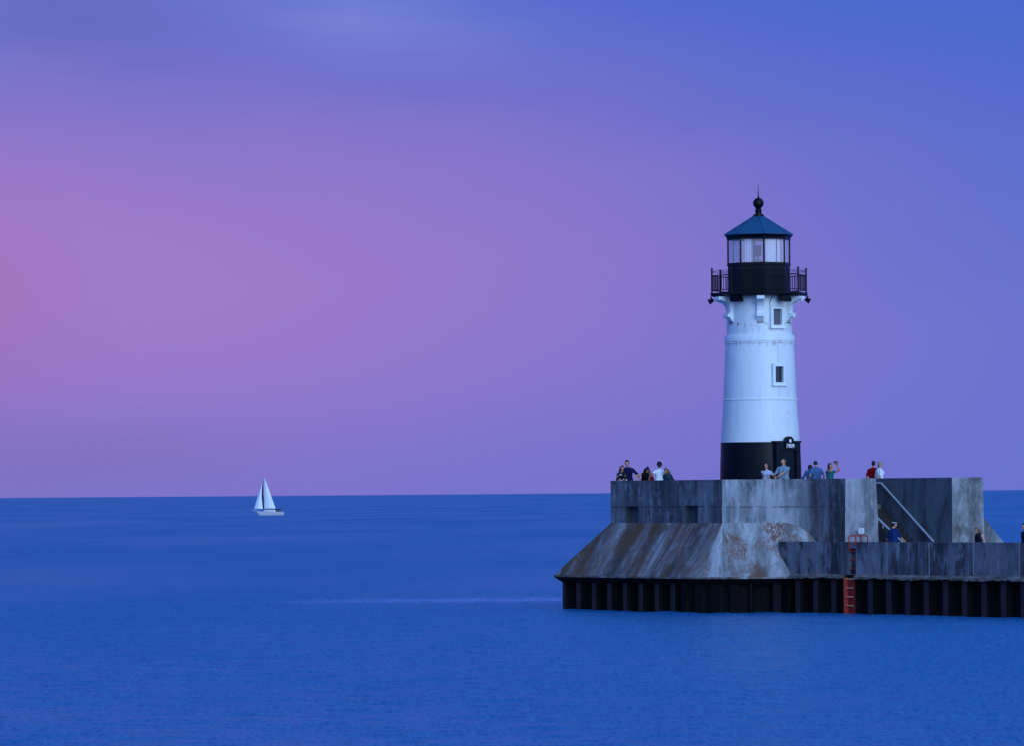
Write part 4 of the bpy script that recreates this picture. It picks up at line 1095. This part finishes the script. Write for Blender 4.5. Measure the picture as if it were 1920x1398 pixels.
    for sgn, (a_, e_, w_2) in zip((-1, 1), arms):
        if sleeve <= 0: continue
        if sleeve < 1: caps(m_, a_, a_.lerp(e_, sleeve), .064 * B ** .5 * k, .054 * k)
        else:
            caps(m_, a_, e_, .066 * B ** .5 * k, .055 * k); caps(m_, e_, e_.lerp(w_2, min(1, sleeve - 1)), .055 * k, .040 * k)
    remeshed(m_, 'shirt', shirt, body, .014 * k, 3)
    m_ = MB()
    for hp, kn, an in legs: caps(m_, hp + Vector((0, 0, .03)), kn, .103 * B * k, .072 * k); caps(m_, kn, an, .071 * k, .060 * k)
    caps(m_, Vector((-.07 * B, 0, .93)) * k, Vector((.07 * B, 0, .93)) * k, .119 * B * k, .119 * B * k)
    remeshed(m_, 'trousers', pants or cloth('dark_denim', (.014, .018, .04)), body, .016 * k, 2)
    m_ = MB()
    for sgn in (-1, 1): caps(m_, Vector((.11 * sgn, -.035, .045)) * k, Vector((.132 * sgn, .165, .038)) * k, .050 * k, .042 * k)
    remeshed(m_, 'shoes', cloth('dark_shoe', (.02, .02, .022)), body, .012 * k, 1)
    h_ = lambda x, y, zz: hc + HR @ (Vector((x, y, zz)) * k)
    if hair:
        m_ = MB()
        ell(m_, h_(0, -.020, .030), (.083 * k, .088 * k, .096 * k), HR); ell(m_, h_(0, -.045, -.005), (.078 * k, .068 * k, .090 * k), HR)
        ell(m_, h_(0, .035, .080), (.062 * k, .048 * k, .036 * k), HR)
        if hair == 'curly':
            rr = random.Random(5)
            for _ in range(46):
                t, p = rr.uniform(0, math.pi * .62), rr.uniform(0, math.tau)
                ell(m_, h_(.095 * math.sin(t) * math.cos(p), -.03 + .095 * math.sin(t) * math.sin(p), .035 + .11 * math.cos(t)), (.027 * k,) * 3, None, 8, 6)
        if hair in ('long', 'bun', 'messy'):
            ln = .30 if hair != 'bun' else .26
            for sgn in (-1, -.4, .4, 1):
                caps(m_, h_(.062 * sgn, -.045, .02), h_(.085 * sgn, -.065 - .02 * abs(sgn), -.17), .045 * k, .050 * k)
                lowp = hc + HR @ (Vector((.085 * sgn, -.07, -.17)) * k); caps(m_, lowp, lowp + RL @ (Vector((.0, -.03, -(ln - .16))) * k), .050 * k, .022 * k)
            for sgn in (-1, 1): caps(m_, h_(.070 * sgn, .012, .03), h_(.082 * sgn, -.005, -.13), .022 * k, .026 * k)
        if hair == 'bob':
            for sgn in (-1, -.4, .4, 1): caps(m_, h_(.062 * sgn, -.04, .02), h_(.080 * sgn, -.05, -.14), .045 * k, .036 * k)
            for sgn in (-1, 1): caps(m_, h_(.070 * sgn, .012, .03), h_(.080 * sgn, .0, -.11), .022 * k, .024 * k)
        if hair == 'bun': ell(m_, h_(0, -.03, .155), (.040 * k, .040 * k, .050 * k), HR)
        remeshed(m_, 'hair', hairmat or H_BLACK, body, .009 * k, 1)
    for sgn in (-1, 1):
        e = MB(); ell(e, h_(.030 * sgn, .082, .012), (.013 * k, .008 * k, .008 * k), HR, 8, 6)
        o = e.build('eye', plain('eye_dark', (.015, .012, .012), .25)); o.location = (0, 0, 0)
        for v, p in zip(o.data.vertices, e.v): v.co = p
        o.parent = body
    e = MB(); ell(e, h_(0, .092, -.052), (.024 * k, .008 * k, .007 * k), HR, 10, 6)
    o = e.build('mouth', plain('lip_rose', (.30, .08, .07), .5)); o.location = (0, 0, 0)
    for v, p in zip(o.data.vertices, e.v): v.co = p
    o.parent = body
    if cap:
        m_ = MB(); 
        if cap == 'band':
            n = 20
            for q in range(n):
                a0, a1 = q * math.tau / n, (q + 1) * math.tau / n
                caps(m_, h_(.084 * math.cos(a0), -.012 + .098 * math.sin(a0), .055), h_(.084 * math.cos(a1), -.012 + .098 * math.sin(a1), .055), .016 * k, .016 * k, 6)
            remeshed(m_, 'headband', cloth('pale_band', (.62, .66, .7)), body, .008 * k, 1)
    return body, (lambda v: base + Matrix.Rotation(math.radians(face), 3, 'Z') @ Vector(v)), arms, (hc, HR, k)

G1 = None
# group at the lake end: face 0 = looking away from the viewer, 180 = toward the viewer
person(1166, .95, ZD, 1.63, face=170, headroll=-6, headyaw=-18, lh_=(-.12, .25, 1.05), rh_=(.15, .25, 1.0), shirt=M_floral, sleeve=1.2, hair='long', hairmat=H_BLACK, label='woman with long dark hair in a black and white print top at the far left', bust=1)
person(1177.5, 1.30, ZD, 1.86, face=172, lean=3, headyaw=14, headpitch=8, headroll=8, lh_=(-.56, .16, .93), poleL=(-.9, .1, .5), rh_=(.28, .25, 1.05), shirt=cloth('navy', (.008, .012, .06)), sleeve=1.35, hair='short', hairmat=H_BROWN, build=1.05, label='tall man in a navy shirt with one arm stretched out to the wall')
person(1208, .90, ZD, 1.66, face=200, lean=26, headyaw=10, headpitch=24, lh_=(-.02, .42, 1.02), rh_=(.44, .30, 1.03), poleR=(.8, -.1, -.2), shirt=cloth('black_top', (.008, .007, .01)), sleeve=.1, hair='bun', hairmat=H_BLACK, label='woman with piled black hair and a topknot bending her bare arm on the wall', skin=SK)
person(1216.5, 1.10, ZD, 1.50, face=172, lean=18, headpitch=25, headyaw=-20, shirt=cloth('red_top', (.45, .03, .02)), sleeve=.6, hair='long', hairmat=H_RED, label='person with auburn hair and a red top leaning close behind the woman with the topknot')
person(1237, .95, ZD, 1.74, face=8, headpitch=14, lean=4, lh_=(-.46, .12, .98), poleL=(-.7, -.3, -.4), shirt=cloth('white_vest', (.80, .80, .80)), sleeve=.35, hair='curly', hairmat=H_BLACK, skin=SKD, label='person with curly black hair in a white shirt seen from behind at the left wall', build=1.05)
person(1253, 1.15, ZD, 1.54, face=150, headpitch=22, lean=10, headroll=8, shirt=cloth('dark_teal', (.015, .045, .075)), sleeve=.8, hair='long', hairmat=H_LBR, label='shorter woman with light brown hair in a dark top beside the white shirt')
# pair in front of the tower door
def s_at(px, Y): 
    d = ray(px, 890); P = Vector((d.x, d.y, 0)) * (Y / d.y); return st(P)
ss, tt = s_at(1437, 208.0)
person(0, tt, ZD, 1.65, s_=ss, face=178, headpitch=-24, headroll=4, headyaw=-30, lean=-3, rh_=(-.30 + .02, .25, .98), lh_=(-.44, .42, .98), poleL=(-.7, .1, -.3), twist=0, shirt=cloth('pale_blue', (.40, .42, .54)), sleeve=.7, hair='long', hairmat=H_BLACK, label='dark haired woman in a pale blue top looking up, before the lighthouse base', bust=1)
ss, tt = s_at(1469, 208.15)
_, tw, arms, _h = person(0, tt, ZD, 1.83, s_=ss, face=163, headyaw=48, headpitch=-14, lean=-3, rh_=(.30, .36, 1.13), lh_=(.08, .40, 1.10), poleL=(-.9, -.2, -.3), shirt=cloth('grey_blue_tee', (.20, .27, .36)), sleeve=.85, hair='short', hairmat=H_BROWN, build=1.22, label='stout man in a grey blue tee with folded forearms before the tower door')
wp = tw(arms[1][2]); b = MB(); b.box(wp + Vector((-.02, -.05, -.09)), (.10, .14, .20), .4); b.tube([wp + Vector((-.02, -.12, -.06)), wp + Vector((-.02, -.22, -.06))], .04, 10); b.build('camera', plain('camera_black', (.012, .012, .014), .4)); 
cam_obj = bpy.data.objects.get('camera.001')
if cam_obj: cam_obj.name = 'photo_camera'; tag(cam_obj, 'black camera in the hands of the stout man before the tower door', 'camera')
# right of the tower
person(1531, 3.55, ZD, 1.76, face=12, headpitch=26, lean=9, headyaw=12, lh_=(-.30, .10, .96), rh_=(.32, .10, .93), shirt=cloth('mid_blue', (.07, .13, .27)), sleeve=.8, hair='short', hairmat=H_BLACK, build=1.15, label='man in a mid blue shirt seen from behind, right of the tower')
person(1519, 3.75, ZD, 1.64, face=30, lean=14, side=9, headpitch=18, headroll=16, lh_=(-.42, .25, .98), rh_=(.2, .2, 1.0), shirt=cloth('denim_blue', (.04, .12, .25)), sleeve=1.6, hair='bob', hairmat=H_BLACK, label='person in a dark blue long sleeved top leaning against the man in mid blue')
pr = person(1556, 3.55, ZD, 1.62, face=215, headyaw=-12, lh_=(-.17, .30, 1.66), rh_=(.03, .32, 1.64), poleL=(-.8, .2, -.9), poleR=(.7, .2, -.9), headpitch=-5, shirt=cloth('teal', (.02, .12, .13)), sleeve=.35, hair='bob', hairmat=H_BLACK, label='woman in a teal top raising both hands with a phone, right of the tower')
wp = (pr[1](pr[2][0][2]) + pr[1](pr[2][1][2])) / 2
b = MB(); b.box(wp + Vector((.0, -.04, .13)), (.17, .03, .09), .3); ph = b.build('phone', plain('phone_black', (.01, .01, .014), .3)); tag(ph, 'dark phone held up by the woman in teal', 'phone')
# by the stair head
person(1637.5, 7.25, ZD, 1.72, s_=hit(1637.5, 7.25, 880), face=-20, headyaw=0, headpitch=6, shirt=cloth('deep_red', (.22, .004, .008)), sleeve=.85, hair='short', hairmat=H_BLACK, build=1.15, label='man in a deep red shirt behind the wall, half hidden by the woman in white')
person(1649, 7.1, ZD, 1.70, s_=hit(1649, 7.1, 880), face=-72, headyaw=0, headpitch=2, lh_=(-.22, .10, .92), shirt=cloth('white_tee', (.84, .84, .84)), sleeve=.7, hair='bob', hairmat=H_BLOND, build=1.15, bust=1, label='blond woman in a white tee above the top of the stair handrail')
# walkway
pm_ = person(1674, 2.75, ZW, 1.80, s_=hit(1674, 2.75, 1000), face=-48, headyaw=16, lean=4, headpitch=2, rh_=(.22, .42, .98), lh_=(-.3, .15, .9), shirt=cloth('royal_blue', (.008, .028, .12)), sleeve=.9, hair='short', hairmat=H_BLACK, cap='band', build=1.2, label='man in a royal blue tee with a pale headband at the foot of the stair', skin=SK)
person(1835, 2.5, ZW, 1.61, s_=hit(1835, 2.5, 1000), face=128, headpitch=30, headyaw=10, lh_=(-.20, .05, .9), rh_=(.12, .28, 1.05), shirt=cloth('black_vest', (.01, .011, .02)), sleeve=0, skin=plain('skin_pink', (.62, .33, .29), .55, .08, 12), hair='long', hairmat=H_LBR, label='woman with bare arms in a dark vest looking down on the walkway')
person(1922, 2.5, ZW, 1.72, s_=hit(1922, 2.5, 1000), face=120, shirt=cloth('dark_navy', (.008, .014, .04)), sleeve=1.8, hair='short', hairmat=H_BLACK, label='dark clothed person cut off by the right edge of the photo')
